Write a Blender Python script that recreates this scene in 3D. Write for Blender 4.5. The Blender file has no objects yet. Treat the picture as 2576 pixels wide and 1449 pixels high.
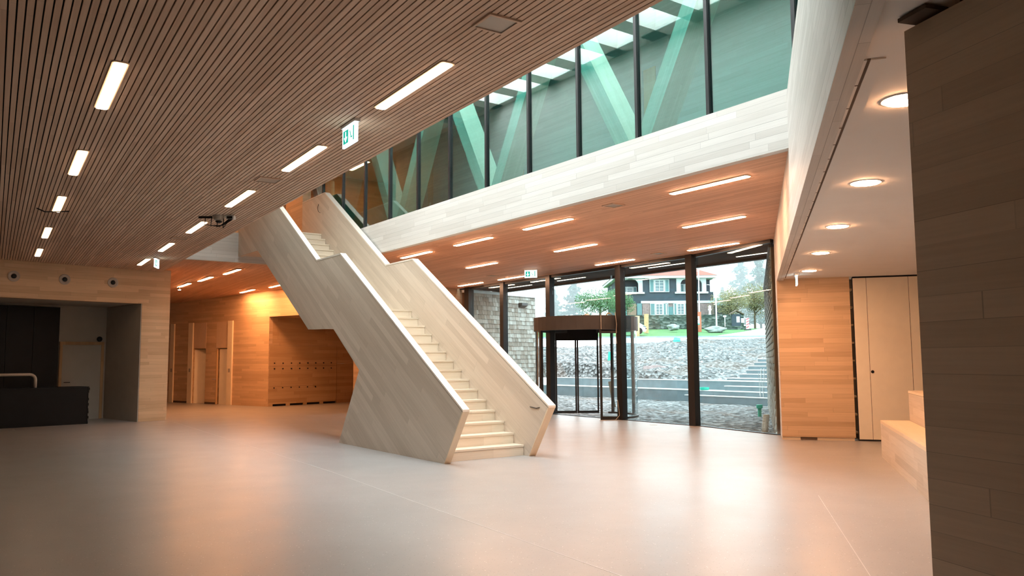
import bpy, bmesh, math, random
from mathutils import Vector, Matrix
random.seed(7)
sc = bpy.context.scene
col = sc.collection
R = math.radians

# ------------------------------------------------------------------ camera
PITCH, ROLL = R(5.18), R(-0.39)
F = Vector((0, math.cos(PITCH), math.sin(PITCH)))
u0 = Vector((0, -math.sin(PITCH), math.cos(PITCH)))
X = Vector((math.cos(ROLL), 0, 0)) + u0 * math.sin(ROLL)
U = Vector((-math.sin(ROLL), 0, 0)) + u0 * math.cos(ROLL)
cd = bpy.data.cameras.new('camera')
cam = bpy.data.objects.new('camera', cd)
col.objects.link(cam)
cam.matrix_world = Matrix(((X.x, U.x, -F.x, 0), (X.y, U.y, -F.y, 0), (X.z, U.z, -F.z, 1.5), (0, 0, 0, 1)))
cd.sensor_width = 36
cd.lens = 36 * 2010 / 2576
cd.clip_start, cd.clip_end = 0.05, 600
sc.camera = cam

# ------------------------------------------------------------------ world, daylight, exposure
w = bpy.data.worlds.new('overcast_sky')
sc.world = w
w.use_nodes = True
bg = w.node_tree.nodes['Background']
bg.inputs[0].default_value = (0.90, 0.98, 1.0, 1)
bg.inputs[1].default_value = 5.6
sc.view_settings.view_transform = 'Standard'
sc.view_settings.look = 'None'
sc.view_settings.gamma = 1
sc.view_settings.use_curve_mapping = False
sc.view_settings.exposure = 0.0
sc.cycles.max_bounces = 6
sc.cycles.diffuse_bounces = 3
sc.cycles.glossy_bounces = 3
sc.cycles.transparent_max_bounces = 24
sc.cycles.transmission_bounces = 4
sc.cycles.sample_clamp_indirect = 4
sc.cycles.caustics_reflective = False
sc.cycles.caustics_refractive = False
sc.cycles.use_denoising = True
sc.cycles.use_adaptive_sampling = True
sc.cycles.adaptive_threshold = 0.12
sc.cycles.adaptive_min_samples = 16

ANG = R(125.15)
S = Vector((math.cos(ANG), math.sin(ANG), 0))            # along stair, gallery and facade
T = Vector((math.sin(ANG), -math.cos(ANG), 0))           # from the stair towards the facade
AA = R(123.0)
A = Vector((math.cos(AA), math.sin(AA), 0))              # along the slats of the near ceiling
AN = Vector((-math.sin(AA), math.cos(AA), 0))            # to the left of them
Z = Vector((0, 0, 1))
HC = 3.9

def area(name, loc, direction, sx, sy, power, color, spread=180):
    l = bpy.data.lights.new(name, 'AREA')
    l.shape = 'RECTANGLE'; l.size = sx; l.size_y = sy; l.energy = power; l.color = color; l.spread = R(spread)
    o = bpy.data.objects.new(name, l)
    col.objects.link(o)
    x = S; z = -Vector(direction).normalized(); y = z.cross(x).normalized(); x = y.cross(z)
    o.matrix_world = Matrix(((x.x, y.x, z.x, loc[0]), (x.y, y.y, z.y, loc[1]), (x.z, y.z, z.z, loc[2]), (0, 0, 0, 1)))
    o.visible_camera = True
    return o
L0 = Vector((-1.011, 11.868, 0))                         # foot of the stair, outer left corner
def st(s, t=0.0, z=0.0): return L0 + S * s + T * t + Z * z
F0 = Vector((3.162, 8.908, 0))                           # gallery fascia meets the right fascia
def ga(s, t=0.0, z=0.0): return F0 + S * s + T * t + Z * z
M4 = Vector((4.12, 18.3, 0))                             # rightmost inner mullion of the facade
def fa(s, t=0.0, z=0.0): return M4 + S * s + T * t + Z * z
# daylight falling through the roof light over the stair hall, and an added unseen fill lamp over the gallery
area('roof_daylight', st(-0.7, -0.1, 8.38), (0, 0, -1), 13, 2.8, 1700, (0.86, 0.96, 1.0))
area('gallery_fill', ga(3.0, 0.42, 7.95), (0, 0, -1), 10, 0.5, 300, (0.95, 1.0, 0.97))

# ------------------------------------------------------------------ node helpers
class NT:
    def __init__(s, name):
        s.m = bpy.data.materials.new(name); s.m.use_nodes = True
        s.t = s.m.node_tree; s.t.nodes.clear()
        s.out = s.t.nodes.new('ShaderNodeOutputMaterial')
    def n(s, typ, **kw):
        nd = s.t.nodes.new('ShaderNode' + typ)
        for k, v in kw.items(): setattr(nd, k, v)
        return nd
    def link(s, a, b): s.t.links.new(a, b)
    def math(s, op, a, b=None, c=None):
        nd = s.n('Math', operation=op)
        for i, v in enumerate((a, b, c)):
            if v is None: continue
            if hasattr(v, 'is_linked'): s.link(v, nd.inputs[i])
            else: nd.inputs[i].default_value = v
        return nd.outputs[0]
    def ramp(s, fac, stops, interp='LINEAR'):
        nd = s.n('ValToRGB'); r = nd.color_ramp; r.interpolation = interp
        while len(r.elements) < len(stops): r.elements.new(0.5)
        for e, (p, c) in zip(r.elements, stops):
            e.position = p; e.color = (*c, 1) if len(c) == 3 else c
        s.link(fac, nd.inputs[0]); return nd.outputs[0]
    def mix(s, fac, a, b, mode='MIX'):
        nd = s.n('Mix', data_type='RGBA', blend_type=mode)
        for i, v in ((0, fac), (6, a), (7, b)):
            if hasattr(v, 'is_linked'): s.link(v, nd.inputs[i])
            elif isinstance(v, tuple): nd.inputs[i].default_value = (*v, 1) if len(v) == 3 else v
            else: nd.inputs[i].default_value = v
        return nd.outputs[2]
    def bsdf(s, color, rough=0.5, metal=0.0, spec=0.5, normal=None):
        b = s.n('BsdfPrincipled')
        for nm, v in (('Base Color', color), ('Roughness', rough), ('Metallic', metal), ('Specular IOR Level', spec)):
            if hasattr(v, 'is_linked'): s.link(v, b.inputs[nm])
            elif isinstance(v, tuple): b.inputs[nm].default_value = (*v, 1)
            else: b.inputs[nm].default_value = v
        if normal: s.link(normal, b.inputs['Normal'])
        s.link(b.outputs[0], s.out.inputs[0]); return b
    def noise(s, vec, scale, detail=2, rough=0.5):
        nd = s.n('TexNoise'); nd.inputs['Scale'].default_value = scale; nd.inputs['Detail'].default_value = detail; nd.inputs['Roughness'].default_value = rough
        if vec is not None: s.link(vec, nd.inputs['Vector'])
        return nd.outputs[0]
    def bump(s, h, strength=0.3, dist=0.01):
        b = s.n('Bump'); b.inputs['Strength'].default_value = strength; b.inputs['Distance'].default_value = dist
        s.link(h, b.inputs['Height']); return b.outputs[0]
    def vec(s, v, scale):
        m = s.n('VectorMath', operation='MULTIPLY'); s.link(v, m.inputs[0]); m.inputs[1].default_value = scale; return m.outputs[0]

def flat(name, color, rough=0.5, metal=0.0, spec=0.5, vary=0.06, scale=6):
    t = NT(name); g = t.n('NewGeometry').outputs['Position']
    f = t.noise(g, scale, 3)
    lo = tuple(max(0, c * (1 - vary)) for c in color); hi = tuple(min(1, c * (1 + vary)) for c in color)
    t.bsdf(t.ramp(f, [(0.3, lo), (0.7, hi)]), rough, metal, spec)
    return t.m

def emit(name, color, strength):
    t = NT(name); e = t.n('Emission'); e.inputs[0].default_value = (*color, 1); e.inputs[1].default_value = strength
    t.link(e.outputs[0], t.out.inputs[0]); return t.m

def planks(name, lo, hi, row=0.09, length=1.4, gap=0.03, gapdark=0.45, tone=0.55, rough=0.55, spec=0.3, knots=True):
    t = NT(name)
    uv = t.n('UVMap').outputs[0]
    sp = t.n('SeparateXYZ'); t.link(uv, sp.inputs[0])
    v = t.math('DIVIDE', sp.outputs[1], row)
    rw = t.math('FLOOR', v)
    wn = t.n('TexWhiteNoise', noise_dimensions='1D'); t.link(rw, wn.inputs['W'])
    uu = t.math('ADD', t.math('DIVIDE', sp.outputs[0], length), t.math('MULTIPLY', wn.outputs[0], 9.7))
    cl = t.math('FLOOR', uu)
    cmb = t.n('CombineXYZ'); t.link(rw, cmb.inputs[0]); t.link(cl, cmb.inputs[1])
    wn2 = t.n('TexWhiteNoise', noise_dimensions='2D'); t.link(cmb.outputs[0], wn2.inputs['Vector'])
    gv = t.n('CombineXYZ')
    t.link(t.math('ADD', t.math('MULTIPLY', sp.outputs[0], 1.6), t.math('MULTIPLY', wn2.outputs[0], 17.0)), gv.inputs[0])
    t.link(t.math('MULTIPLY', sp.outputs[1], 55.0), gv.inputs[1]); t.link(wn2.outputs[0], gv.inputs[2])
    grain = t.noise(gv.outputs[0], 1.0, 4, 0.6)
    soft = t.noise(t.vec(uv, (0.7, 5.0, 0)), 1.0, 2)
    f = t.math('ADD', t.math('MULTIPLY', wn2.outputs[0], tone), t.math('MULTIPLY', grain, 0.62))
    f = t.math('ADD', f, t.math('MULTIPLY', t.math('SUBTRACT', soft, 0.5), 0.35))
    c = t.ramp(f, [(0.15, lo), (0.55, tuple((a + b) / 2 for a, b in zip(lo, hi))), (0.95, hi)])
    fr = t.math('FRACT', v)
    g1 = t.math('LESS_THAN', fr, gap)
    fu = t.math('FRACT', uu)
    g2 = t.math('LESS_THAN', fu, 0.0035)
    gg = t.math('MAXIMUM', g1, g2)
    gsel = t.math('MULTIPLY', gg, t.math('ADD', 0.25, t.math('MULTIPLY', wn.outputs[0], 0.75)))
    c = t.mix(t.math('MULTIPLY', gsel, gapdark), c, tuple(x * 0.18 for x in lo))
    if knots:
        vo = t.n('TexVoronoi', feature='F1'); t.link(t.vec(uv, (1.0, 1.6, 1)), vo.inputs['Vector']); vo.inputs['Scale'].default_value = 1.1
        k = t.math('LESS_THAN', vo.outputs['Distance'], 0.018)
        c = t.mix(t.math('MULTIPLY', k, 0.75), c, (0.12, 0.07, 0.035))
    t.bsdf(c, rough, 0, spec, t.bump(t.math('MULTIPLY', gg, -1.0), 0.25, 0.004))
    return t.m

FIR_LO, FIR_HI = (0.47, 0.365, 0.265), (0.73, 0.60, 0.46)
M = {}
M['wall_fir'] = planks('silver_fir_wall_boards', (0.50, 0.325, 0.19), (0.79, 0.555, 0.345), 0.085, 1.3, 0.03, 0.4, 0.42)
M['stair_fir'] = planks('silver_fir_stair_boards', (0.53, 0.44, 0.345), (0.78, 0.675, 0.56), 0.11, 2.2, 0.02, 0.22, 0.36)
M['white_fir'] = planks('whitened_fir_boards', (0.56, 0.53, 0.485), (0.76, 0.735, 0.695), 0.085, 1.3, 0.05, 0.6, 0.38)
M['near_fir'] = planks('silver_fir_near_wall_boards', (0.54, 0.40, 0.28), (0.76, 0.59, 0.43), 0.11, 1.9, 0.025, 0.42, 0.42)
M['tread_fir'] = planks('silver_fir_tread_boards', (0.66, 0.55, 0.42), (0.86, 0.76, 0.62), 0.3, 1.6, 0.0, 0.2, 0.35, 0.4, 0.4, False)
M['slat_fir'] = planks('silver_fir_slats', (0.57, 0.39, 0.275), (0.82, 0.60, 0.45), 0.052, 2.6, 0.0, 0.2, 0.6, 0.6, 0.2, False)
M['cap_fir'] = planks('silver_fir_handrail', (0.70, 0.62, 0.52), (0.85, 0.78, 0.70), 0.3, 2.5, 0.0, 0.2, 0.3, 0.45, 0.4, False)
M['pale_fir'] = planks('pale_fir_trim', (0.74, 0.58, 0.40), (0.90, 0.74, 0.54), 0.3, 2.5, 0.0, 0.2, 0.3, 0.5, 0.3, False)
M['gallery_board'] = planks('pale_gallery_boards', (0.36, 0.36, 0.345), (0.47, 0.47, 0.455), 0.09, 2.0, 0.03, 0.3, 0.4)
M['brace_fir'] = planks('laminated_fir_brace', (0.72, 0.62, 0.50), (0.88, 0.79, 0.66), 0.04, 3.0, 0.06, 0.25, 0.5, 0.6, 0.2)
M['locker_fir'] = planks('locker_fir_panels', (0.46, 0.28, 0.14), (0.66, 0.44, 0.25), 0.12, 2.0, 0.02, 0.5, 0.5)
M['pilaster'] = flat('pale_pilaster_wood', (0.90, 0.76, 0.56), 0.5, vary=0.03)
M['overpanel'] = flat('plain_door_panel_wood', (0.70, 0.50, 0.33), 0.5, vary=0.03)
M['slat_foyer'] = planks('warm_lit_fir_slats', (0.60, 0.33, 0.21), (0.84, 0.52, 0.35), 0.045, 2.6, 0.0, 0.2, 0.6, 0.6, 0.2, False)  # same fir as the hall slats, warm lamp light put into the colour
M['slat_back'] = flat('ceiling_void_black', (0.012, 0.009, 0.008), 0.9, vary=0.2)
M['white'] = flat('white_plaster', (0.87, 0.83, 0.78), 0.7, spec=0.2, vary=0.02, scale=2)
M['grey_plaster'] = flat('grey_plaster', (0.50, 0.46, 0.40), 0.8, spec=0.2, vary=0.04, scale=3)
M['door_white'] = flat('white_lacquer', (0.92, 0.81, 0.64), 0.45, vary=0.02)
M['groove'] = flat('shadow_gap_brown', (0.10, 0.06, 0.035), 0.8)
M['black'] = flat('black_coating', (0.004, 0.004, 0.005), 0.5, spec=0.3, vary=0.2)
M['dark_metal'] = flat('anthracite_metal', (0.010, 0.011, 0.013), 0.42, 0.1, 0.5, 0.15)
M['brown_metal'] = flat('bronze_anodised_metal', (0.036, 0.035, 0.036), 0.5, 0.1, 0.5, 0.08)
M['foil'] = flat('black_foil', (0.003, 0.003, 0.0035), 0.45, spec=0.25, vary=0.3)
M['tube'] = flat('pale_grey_tube', (0.55, 0.48, 0.40), 0.5)
M['vent'] = flat('brushed_vent_metal', (0.42, 0.36, 0.30), 0.5, 0.3)
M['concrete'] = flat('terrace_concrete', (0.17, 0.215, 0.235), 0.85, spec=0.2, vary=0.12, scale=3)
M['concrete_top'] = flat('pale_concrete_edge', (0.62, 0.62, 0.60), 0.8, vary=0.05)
M['green'] = flat('turquoise_plastic', (0.02, 0.42, 0.30), 0.5)
M['sheet'] = flat('white_sheet', (0.75, 0.78, 0.78), 0.6)
M['white_metal'] = flat('white_painted_metal', (0.72, 0.74, 0.74), 0.4)
M['signgreen'] = emit('exit_sign_green', (0.02, 0.50, 0.36), 1.0)
M['signwhite'] = emit('exit_sign_white', (0.90, 1.0, 1.0), 3.0)
M['lamp_hall'] = emit('hall_lamp_glow', (1.0, 0.66, 0.44), 14)
M['lamp_foyer'] = emit('foyer_lamp_glow', (1.0, 0.54, 0.31), 126)
M['lamp_rear'] = emit('rear_lamp_glow', (1.0, 0.43, 0.17), 142)
M['lamp_out'] = emit('canopy_lamp_glow', (1.0, 0.86, 0.74), 6)
M['lamp_spot'] = emit('downlight_glow', (1.0, 0.49, 0.24), 300)
M['stone'] = flat('pale_boulder', (0.22, 0.25, 0.235), 0.9, vary=0.3, scale=3)
M['bark'] = flat('tree_bark', (0.10, 0.075, 0.05), 0.9)
M['grass'] = flat('lawn_green', (0.06, 0.17, 0.045), 0.9, vary=0.3, scale=1.5)
M['path'] = flat('pale_gravel_path', (0.66, 0.66, 0.64), 0.9)
M['slate'] = flat('slate_blue_shingle', (0.030, 0.048, 0.062), 0.8, vary=0.15, scale=2)
M['roof_red'] = flat('red_roof_tiles', (0.34, 0.085, 0.06), 0.8, vary=0.12)
M['shutter'] = flat('turquoise_shutter', (0.085, 0.19, 0.20), 0.6)
M['house_white'] = flat('white_house_paint', (0.50, 0.55, 0.55), 0.6)
M['house_glass'] = flat('dark_house_glass', (0.10, 0.16, 0.18), 0.15)
M['house_stone'] = flat('red_sandstone', (0.22, 0.165, 0.16), 0.9, vary=0.25)
M['brown_door'] = flat('brown_garage_door', (0.20, 0.14, 0.10), 0.7)
M['raw_timber'] = flat('raw_timber_post', (0.42, 0.28, 0.14), 0.8, vary=0.15)
M['rust'] = flat('rusty_red_panel', (0.42, 0.13, 0.07), 0.7)
M['red'] = flat('red_stripe', (0.55, 0.05, 0.06), 0.6)
M['car_white'] = flat('white_car_paint', (0.80, 0.82, 0.84), 0.25)
M['leaf_a'] = flat('bush_leaf', (0.06, 0.15, 0.055), 0.8, vary=0.4, scale=4)
M['leaf_b'] = flat('autumn_leaf', (0.17, 0.165, 0.07), 0.8, vary=0.3, scale=3)
M['leaf_c'] = flat('misty_conifer_leaf', (0.07, 0.14, 0.12), 0.8, vary=0.3, scale=3)

def cap_floor():
    t = NT('polished_screed')
    g = t.n('NewGeometry').outputs['Position']
    a = t.noise(g, 0.55, 4); b = t.noise(g, 3.0, 4, 0.65)
    f = t.math('ADD', t.math('MULTIPLY', a, 0.6), t.math('MULTIPLY', b, 0.4))
    c = t.ramp(f, [(0.3, (0.315, 0.302, 0.29)), (0.7, (0.36, 0.345, 0.333))])
    for scale, thr, cc, am in ((26, 0.11, (0.13, 0.12, 0.11), 0.75), (17, 0.085, (0.80, 0.77, 0.72), 0.6), (48, 0.14, (0.22, 0.20, 0.19), 0.5)):
        vo = t.n('TexVoronoi', feature='F1'); t.link(g, vo.inputs['Vector']); vo.inputs['Scale'].default_value = scale
        c = t.mix(t.math('MULTIPLY', t.math('LESS_THAN', vo.outputs['Distance'], thr), am), c, cc)
    # pale scuffs: short flakes in loose clusters
    cl = t.ramp(t.noise(g, 0.8, 2), [(0.45, (0, 0, 0)), (0.75, (1, 1, 1))])
    vo = t.n('TexVoronoi', feature='F1'); t.link(t.vec(g, (15, 26, 1)), vo.inputs['Vector'])
    k = t.math('MULTIPLY', t.math('LESS_THAN', vo.outputs['Distance'], 0.15), cl)
    c = t.mix(t.math('MULTIPLY', k, 0.55), c, (0.80, 0.78, 0.74))
    r = t.math('ADD', 0.26, t.math('MULTIPLY', t.noise(g, 1.6, 3), 0.12))
    t.bsdf(c, r, 0, 0.45)
    return t.m
M['floor'] = cap_floor()

def gravel():
    t = NT('crushed_gravel')
    g = t.n('NewGeometry').outputs['Position']
    vo = t.n('TexVoronoi', feature='F1'); t.link(t.vec(g, (1, 0.6, 1)), vo.inputs['Vector']); vo.inputs['Scale'].default_value = 9
    ns = t.noise(g, 3.0, 5, 0.7)
    big = t.noise(g, 0.35, 3)
    f = t.math('ADD', t.math('MULTIPLY', vo.outputs['Color'], 0.45), t.math('MULTIPLY', ns, 0.55))
    c = t.ramp(f, [(0.25, (0.022, 0.020, 0.018)), (0.5, (0.15, 0.153, 0.152)), (0.78, (0.46, 0.475, 0.48))])
    c = t.mix(t.math('MULTIPLY', t.math('GREATER_THAN', big, 0.58), 0.35), c, (0.20, 0.14, 0.11))
    t.bsdf(c, 0.9, 0, 0.2, t.bump(vo.outputs['Distance'], 1.0, 0.12))
    return t.m
M['gravel'] = gravel()

def drystone():
    t = NT('mossy_rubble_stone')
    g = t.n('NewGeometry').outputs['Position']
    vo = t.n('TexVoronoi', feature='F1'); t.link(t.vec(g, (1, 1, 1.5)), vo.inputs['Vector']); vo.inputs['Scale'].default_value = 2.6
    f = t.math('ADD', t.math('MULTIPLY', vo.outputs['Color'], 0.5), t.math('MULTIPLY', t.noise(g, 2, 5, 0.7), 0.5))
    c = t.ramp(f, [(0.3, (0.03, 0.045, 0.04)), (0.55, (0.065, 0.09, 0.075)), (0.8, (0.20, 0.225, 0.21))])
    t.bsdf(c, 0.9, 0, 0.2, t.bump(vo.outputs['Distance'], 0.8, 0.2))
    return t.m
M['drystone'] = drystone()

def shingle():
    t = NT('weathered_wood_shingle')
    uv = t.n('UVMap').outputs[0]
    g = t.n('NewGeometry')
    r = g.outputs['Random Per Island']
    gr = t.noise(t.vec(uv, (38, 2.5, 1)), 1.0, 4, 0.6)
    f = t.math('ADD', t.math('MULTIPLY', r, 0.34), t.math('MULTIPLY', gr, 0.7))
    c = t.ramp(f, [(0.2, (0.13, 0.105, 0.085)), (0.5, (0.30, 0.27, 0.235)), (0.85, (0.52, 0.51, 0.48))])
    t.bsdf(c, 0.85, 0, 0.2)
    return t.m
M['shingle'] = shingle()

def glass(name, tint, refl=1.0):
    t = NT(name)
    tr = t.n('BsdfTransparent'); tr.inputs[0].default_value = (*tint, 1)
    gl = t.n('BsdfGlossy'); gl.inputs['Roughness'].default_value = 0.0; gl.inputs['Color'].default_value = (1, 1, 1, 1)
    lw = t.n('LayerWeight'); lw.inputs['Blend'].default_value = 0.5
    fr = t.math('ADD', 0.035, t.math('MULTIPLY', t.math('POWER', lw.outputs['Facing'], 4.0), 0.9))
    mx = t.n('MixShader')
    t.link(t.math('MULTIPLY', fr, refl), mx.inputs[0]); t.link(tr.outputs[0], mx.inputs[1]); t.link(gl.outputs[0], mx.inputs[2])
    t.link(mx.outputs[0], t.out.inputs[0]); return t.m
M['glass_facade'] = glass('clear_facade_glass', (0.90, 0.985, 1.0), 0.9)
M['glass_gallery'] = glass('green_tinted_gallery_glass', (0.53, 0.80, 0.785), 2.4)
M['glass_door'] = glass('clear_door_glass', (0.95, 0.99, 1.0), 0.8)

# ------------------------------------------------------------------ mesh helpers
class MB:
    def __init__(s): s.v = []; s.f = []
    def face(s, pts):
        i = len(s.v); s.v += [Vector(p) for p in pts]; s.f.append(tuple(range(i, i + len(pts)))); return s
    def hexa(s, p):                                        # p: 4 bottom + 4 top
        i = len(s.v); s.v += [Vector(q) for q in p]
        for f in ((3, 2, 1, 0), (4, 5, 6, 7), (0, 1, 5, 4), (1, 2, 6, 5), (2, 3, 7, 6), (3, 0, 4, 7)):
            s.f.append(tuple(i + k for k in f))
        return s
    def box(s, o, a, b, c):                                # corner o, edge vectors
        o, a, b, c = Vector(o), Vector(a), Vector(b), Vector(c)
        return s.hexa([o, o + a, o + a + b, o + b, o + c, o + a + c, o + a + b + c, o + b + c])
    def cbox(s, c, a, b, h):                               # centred on c with full edge vectors
        a, b, h = Vector(a), Vector(b), Vector(h)
        return s.box(Vector(c) - a / 2 - b / 2 - h / 2, a, b, h)
    def prism(s, pts, ext):                                # polygon extruded by ext
        ext = Vector(ext); n = len(pts); i = len(s.v)
        s.v += [Vector(p) for p in pts] + [Vector(p) + ext for p in pts]
        s.f.append(tuple(i + k for k in range(n))[::-1]); s.f.append(tuple(i + n + k for k in range(n)))
        for k in range(n):
            j = (k + 1) % n; s.f.append((i + k, i + j, i + n + j, i + n + k))
        return s
    def bar(s, p, q, side, a, b):                          # beam from p to q, widths a along side, b along the other normal
        p, q = Vector(p), Vector(q); d = (q - p).normalized(); x = Vector(side); x = (x - d * x.dot(d)).normalized(); y = d.cross(x)
        c = [-x * a / 2 - y * b / 2, x * a / 2 - y * b / 2, x * a / 2 + y * b / 2, -x * a / 2 + y * b / 2]
        return s.hexa([p + k for k in c] + [q + k for k in c])
    def tube(s, pts, r, n=10, cap=True, r2=None):
        pts = [Vector(p) for p in pts]; i0 = len(s.v); m = len(pts)
        prev = None
        for k, p in enumerate(pts):
            d = (pts[min(k + 1, m - 1)] - pts[max(k - 1, 0)]).normalized()
            x = prev - d * prev.dot(d) if prev is not None else d.orthogonal()
            x.normalize(); prev = x; y = d.cross(x)
            rr = r if r2 is None else r + (r2 - r) * k / (m - 1)
            for j in range(n):
                a = 2 * math.pi * j / n; s.v.append(p + (x * math.cos(a) + y * math.sin(a)) * rr)
        for k in range(m - 1):
            for j in range(n):
                j2 = (j + 1) % n; s.f.append((i0 + k * n + j, i0 + k * n + j2, i0 + (k + 1) * n + j2, i0 + (k + 1) * n + j))
        if cap:
            s.f.append(tuple(i0 + j for j in range(n))[::-1]); s.f.append(tuple(i0 + (m - 1) * n + j for j in range(n)))
        return s
    def lathe(s, c, prof, n=24, axis=Z, start=None):       # prof: list of (radius, height)
        c = Vector(c); axis = Vector(axis).normalized(); x = axis.orthogonal().normalized(); y = axis.cross(x); i0 = len(s.v)
        for r, h in prof:
            for j in range(n):
                a = 2 * math.pi * j / n; s.v.append(c + axis * h + (x * math.cos(a) + y * math.sin(a)) * r)
        for k in range(len(prof) - 1):
            for j in range(n):
                j2 = (j + 1) % n; s.f.append((i0 + k * n + j, i0 + k * n + j2, i0 + (k + 1) * n + j2, i0 + (k + 1) * n + j))
        s.f.append(tuple(i0 + j for j in range(n))[::-1]); s.f.append(tuple(i0 + (len(prof) - 1) * n + j for j in range(n)))
        return s
    def arc_wall(s, c, r0, r1, z0, z1, a0, a1, n=24):
        c = Vector(c); full = abs(a1 - a0) >= 359.9
        ring = []
        for k in range(n + 1):
            a = R(a0 + (a1 - a0) * k / n); d = Vector((math.cos(a), math.sin(a), 0))
            ring.append([c + d * r0 + Z * z0, c + d * r1 + Z * z0, c + d * r1 + Z * z1, c + d * r0 + Z * z1])
        i = len(s.v)
        for q in ring: s.v += q
        for k in range(n):
            for j in range(4):
                j2 = (j + 1) % 4; s.f.append((i + k * 4 + j, i + k * 4 + j2, i + (k + 1) * 4 + j2, i + (k + 1) * 4 + j))
        if not full:
            s.f.append((i, i + 3, i + 2, i + 1)); s.f.append(tuple(i + n * 4 + j for j in range(4)))
        return s
    def build(s, name, mat, parent=None, grain=None, smooth=False, origin=None):
        me = bpy.data.meshes.new(name)
        off = Vector(origin) if origin is not None else Vector()
        base = parent_loc(parent) if parent else Vector()
        me.from_pydata([v - off - (base if origin is None else Vector()) for v in s.v], [], s.f)
        bm = bmesh.new(); bm.from_mesh(me)
        bmesh.ops.recalc_face_normals(bm, faces=bm.faces)
        uvl = bm.loops.layers.uv.new('UVMap'); d0 = Vector(grain).normalized() if grain is not None else S
        for f in bm.faces:
            n = f.normal; d = d0 - n * d0.dot(n)
            if d.length < 0.3:
                d = T - n * T.dot(n)
                if d.length < 0.3: d = Z - n * n.z
            d.normalize(); e = n.cross(d)
            if e.z < -1e-4 or (abs(e.z) <= 1e-4 and e.x + e.y < 0): e = -e
            for l in f.loops:
                p = l.vert.co + base + off; l[uvl].uv = (p.dot(d), p.dot(e))
            f.smooth = smooth
        bm.to_mesh(me); bm.free()
        me.materials.append(M[mat] if isinstance(mat, str) else mat)
        o = bpy.data.objects.new(name, me); col.objects.link(o)
        if parent: o.parent = parent
        elif origin is not None: o.location = off
        return o
def parent_loc(o):
    v = Vector()
    while o: v += o.location; o = o.parent
    return v
def tag(o, label=None, cat=None, group=None, kind=None):
    if label: o['label'] = label
    if cat: o['category'] = cat
    if group: o['group'] = group
    if kind: o['kind'] = kind
    return o
def thing(name, loc, label, cat, group=None):
    o = bpy.data.objects.new(name, None); col.objects.link(o); o.location = loc; o.empty_display_size = 0.1
    return tag(o, label, cat, group)
def struct(name, mb, mat, label, grain=None, parent=None):
    return tag(mb.build(name, mat, parent, grain), label, None, None, 'structure')
def copy_tree(o, parent=None):
    c = o.copy(); col.objects.link(c)
    if parent: c.parent = parent
    for ch in list(o.children): copy_tree(ch, c)
    return c
def dirv(deg): return Vector((math.cos(R(deg)), math.sin(R(deg)), 0))

# ------------------------------------------------------------------ shell of the hall
WD = dirv(47.8); WN = dirv(137.8)                           # left niche wall: along, and away from the hall
W0 = Vector((-9.10, 21.20, 0))                              # its free corner
B36 = dirv(-36.1); B54 = dirv(53.9)                         # rear wall: along, and away
BW = Vector((-8.29, 27.26, 0))                              # corner of the locker alcove
R73 = dirv(73.2); RN = dirv(-16.8)                          # right fascia: along, and to its right
PP = Vector((5.02, 15.08, 0))                               # corner of the right panel wall
PEND = fa(-2.27)                                            # facade meets the right wing

def cross(p, d, q, e):
    den = d.x * e.y - d.y * e.x; w_ = q - p
    return p + d * ((w_.x * e.y - w_.y * e.x) / den)

FB = Vector((5.20, 15.93, 0))                               # right foot of the glazing
floor_pts = [(-16, -5, 0), (11, -5, 0), (11, 15.5, 0), (6.7, 16.3, 0), tuple(FB), tuple(fa(0.0)), tuple(fa(9.85)), (-1.9, 27.2, 0), (-4.5, 31, 0), (-9, 36, 0), (-24, 38, 0), (-24, 10, 0)]
fl = MB().prism([Vector(p) - Z * 0.12 for p in floor_pts], (0, 0, 0.12))
floor = struct('floor', fl, 'floor', 'pale polished screed floor with fine stone flecks')
M['joint'] = flat('pale_floor_joint', (0.62, 0.60, 0.58), 0.5)
def joint(p, q, wd=0.007):
    p, q = Vector(p), Vector(q); d = (q - p).normalized(); n = Vector((-d.y, d.x, 0))
    MB().box(p - n * wd / 2 + Z * 0.0003, q - p, n * wd, (0, 0, 0.0012)).build('floor_joint', 'joint', floor, d)
joint((-8.6, 20.5, 0), (-2.5, 11.13, 0)); joint((-2.5, 11.13, 0), (2.2, 3.3, 0)); joint((3.35, 8.95, 0), (2.44, 5.6, 0), 0.004)
for p, d in ((st(12.4, -6.2), S * 0.35), (Vector((-11.35, 18.35, 0)), S * 0.3)):
    MB().box(p + Z * 0.0003, d, T * 0.04, (0, 0, 0.002)).build('floor_strip', 'joint', floor, S)

# near slatted ceiling
CE = Vector((-2.10, 9.98, HC))                              # a point on its free edge
def slat_ceiling(name, label, slats, zbot, back_pts, mat='slat_fir', grain=None):
    mb = MB()
    for p, q, wd, nrm in slats:
        mb.box(p, q - p, nrm * wd, (0, 0, 0.025))
    o = struct(name, mb, mat, label, grain)
    MB().prism([Vector((p[0], p[1], zbot + 0.028)) for p in back_pts], (0, 0, 0.04)).build('ceiling_void', 'slat_back', o)
    return o
sl = []
for i in range(215):
    n = i * 0.052
    p0 = CE + AN * n
    start = p0 - A * 15.5
    end = cross(p0, A, W0 + WN * 0.02, WD); end.z = HC
    lim = p0 + A * 26
    if (end - p0).dot(A) < 0: continue
    sl.append((start, end, 0.041, AN))
bp = [CE - A * 15.5, CE + A * 13.0, cross(CE + AN * 11.5, A, W0 + WN * 0.1, WD), CE + AN * 11.5 + A * 1.0, CE + AN * 20 + A * 1.0, CE + AN * 20 - A * 15.5]
ceil_a = slat_ceiling('ceiling', 'brown slatted timber ceiling over the near hall', sl, HC, bp, 'slat_fir', A)
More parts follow.
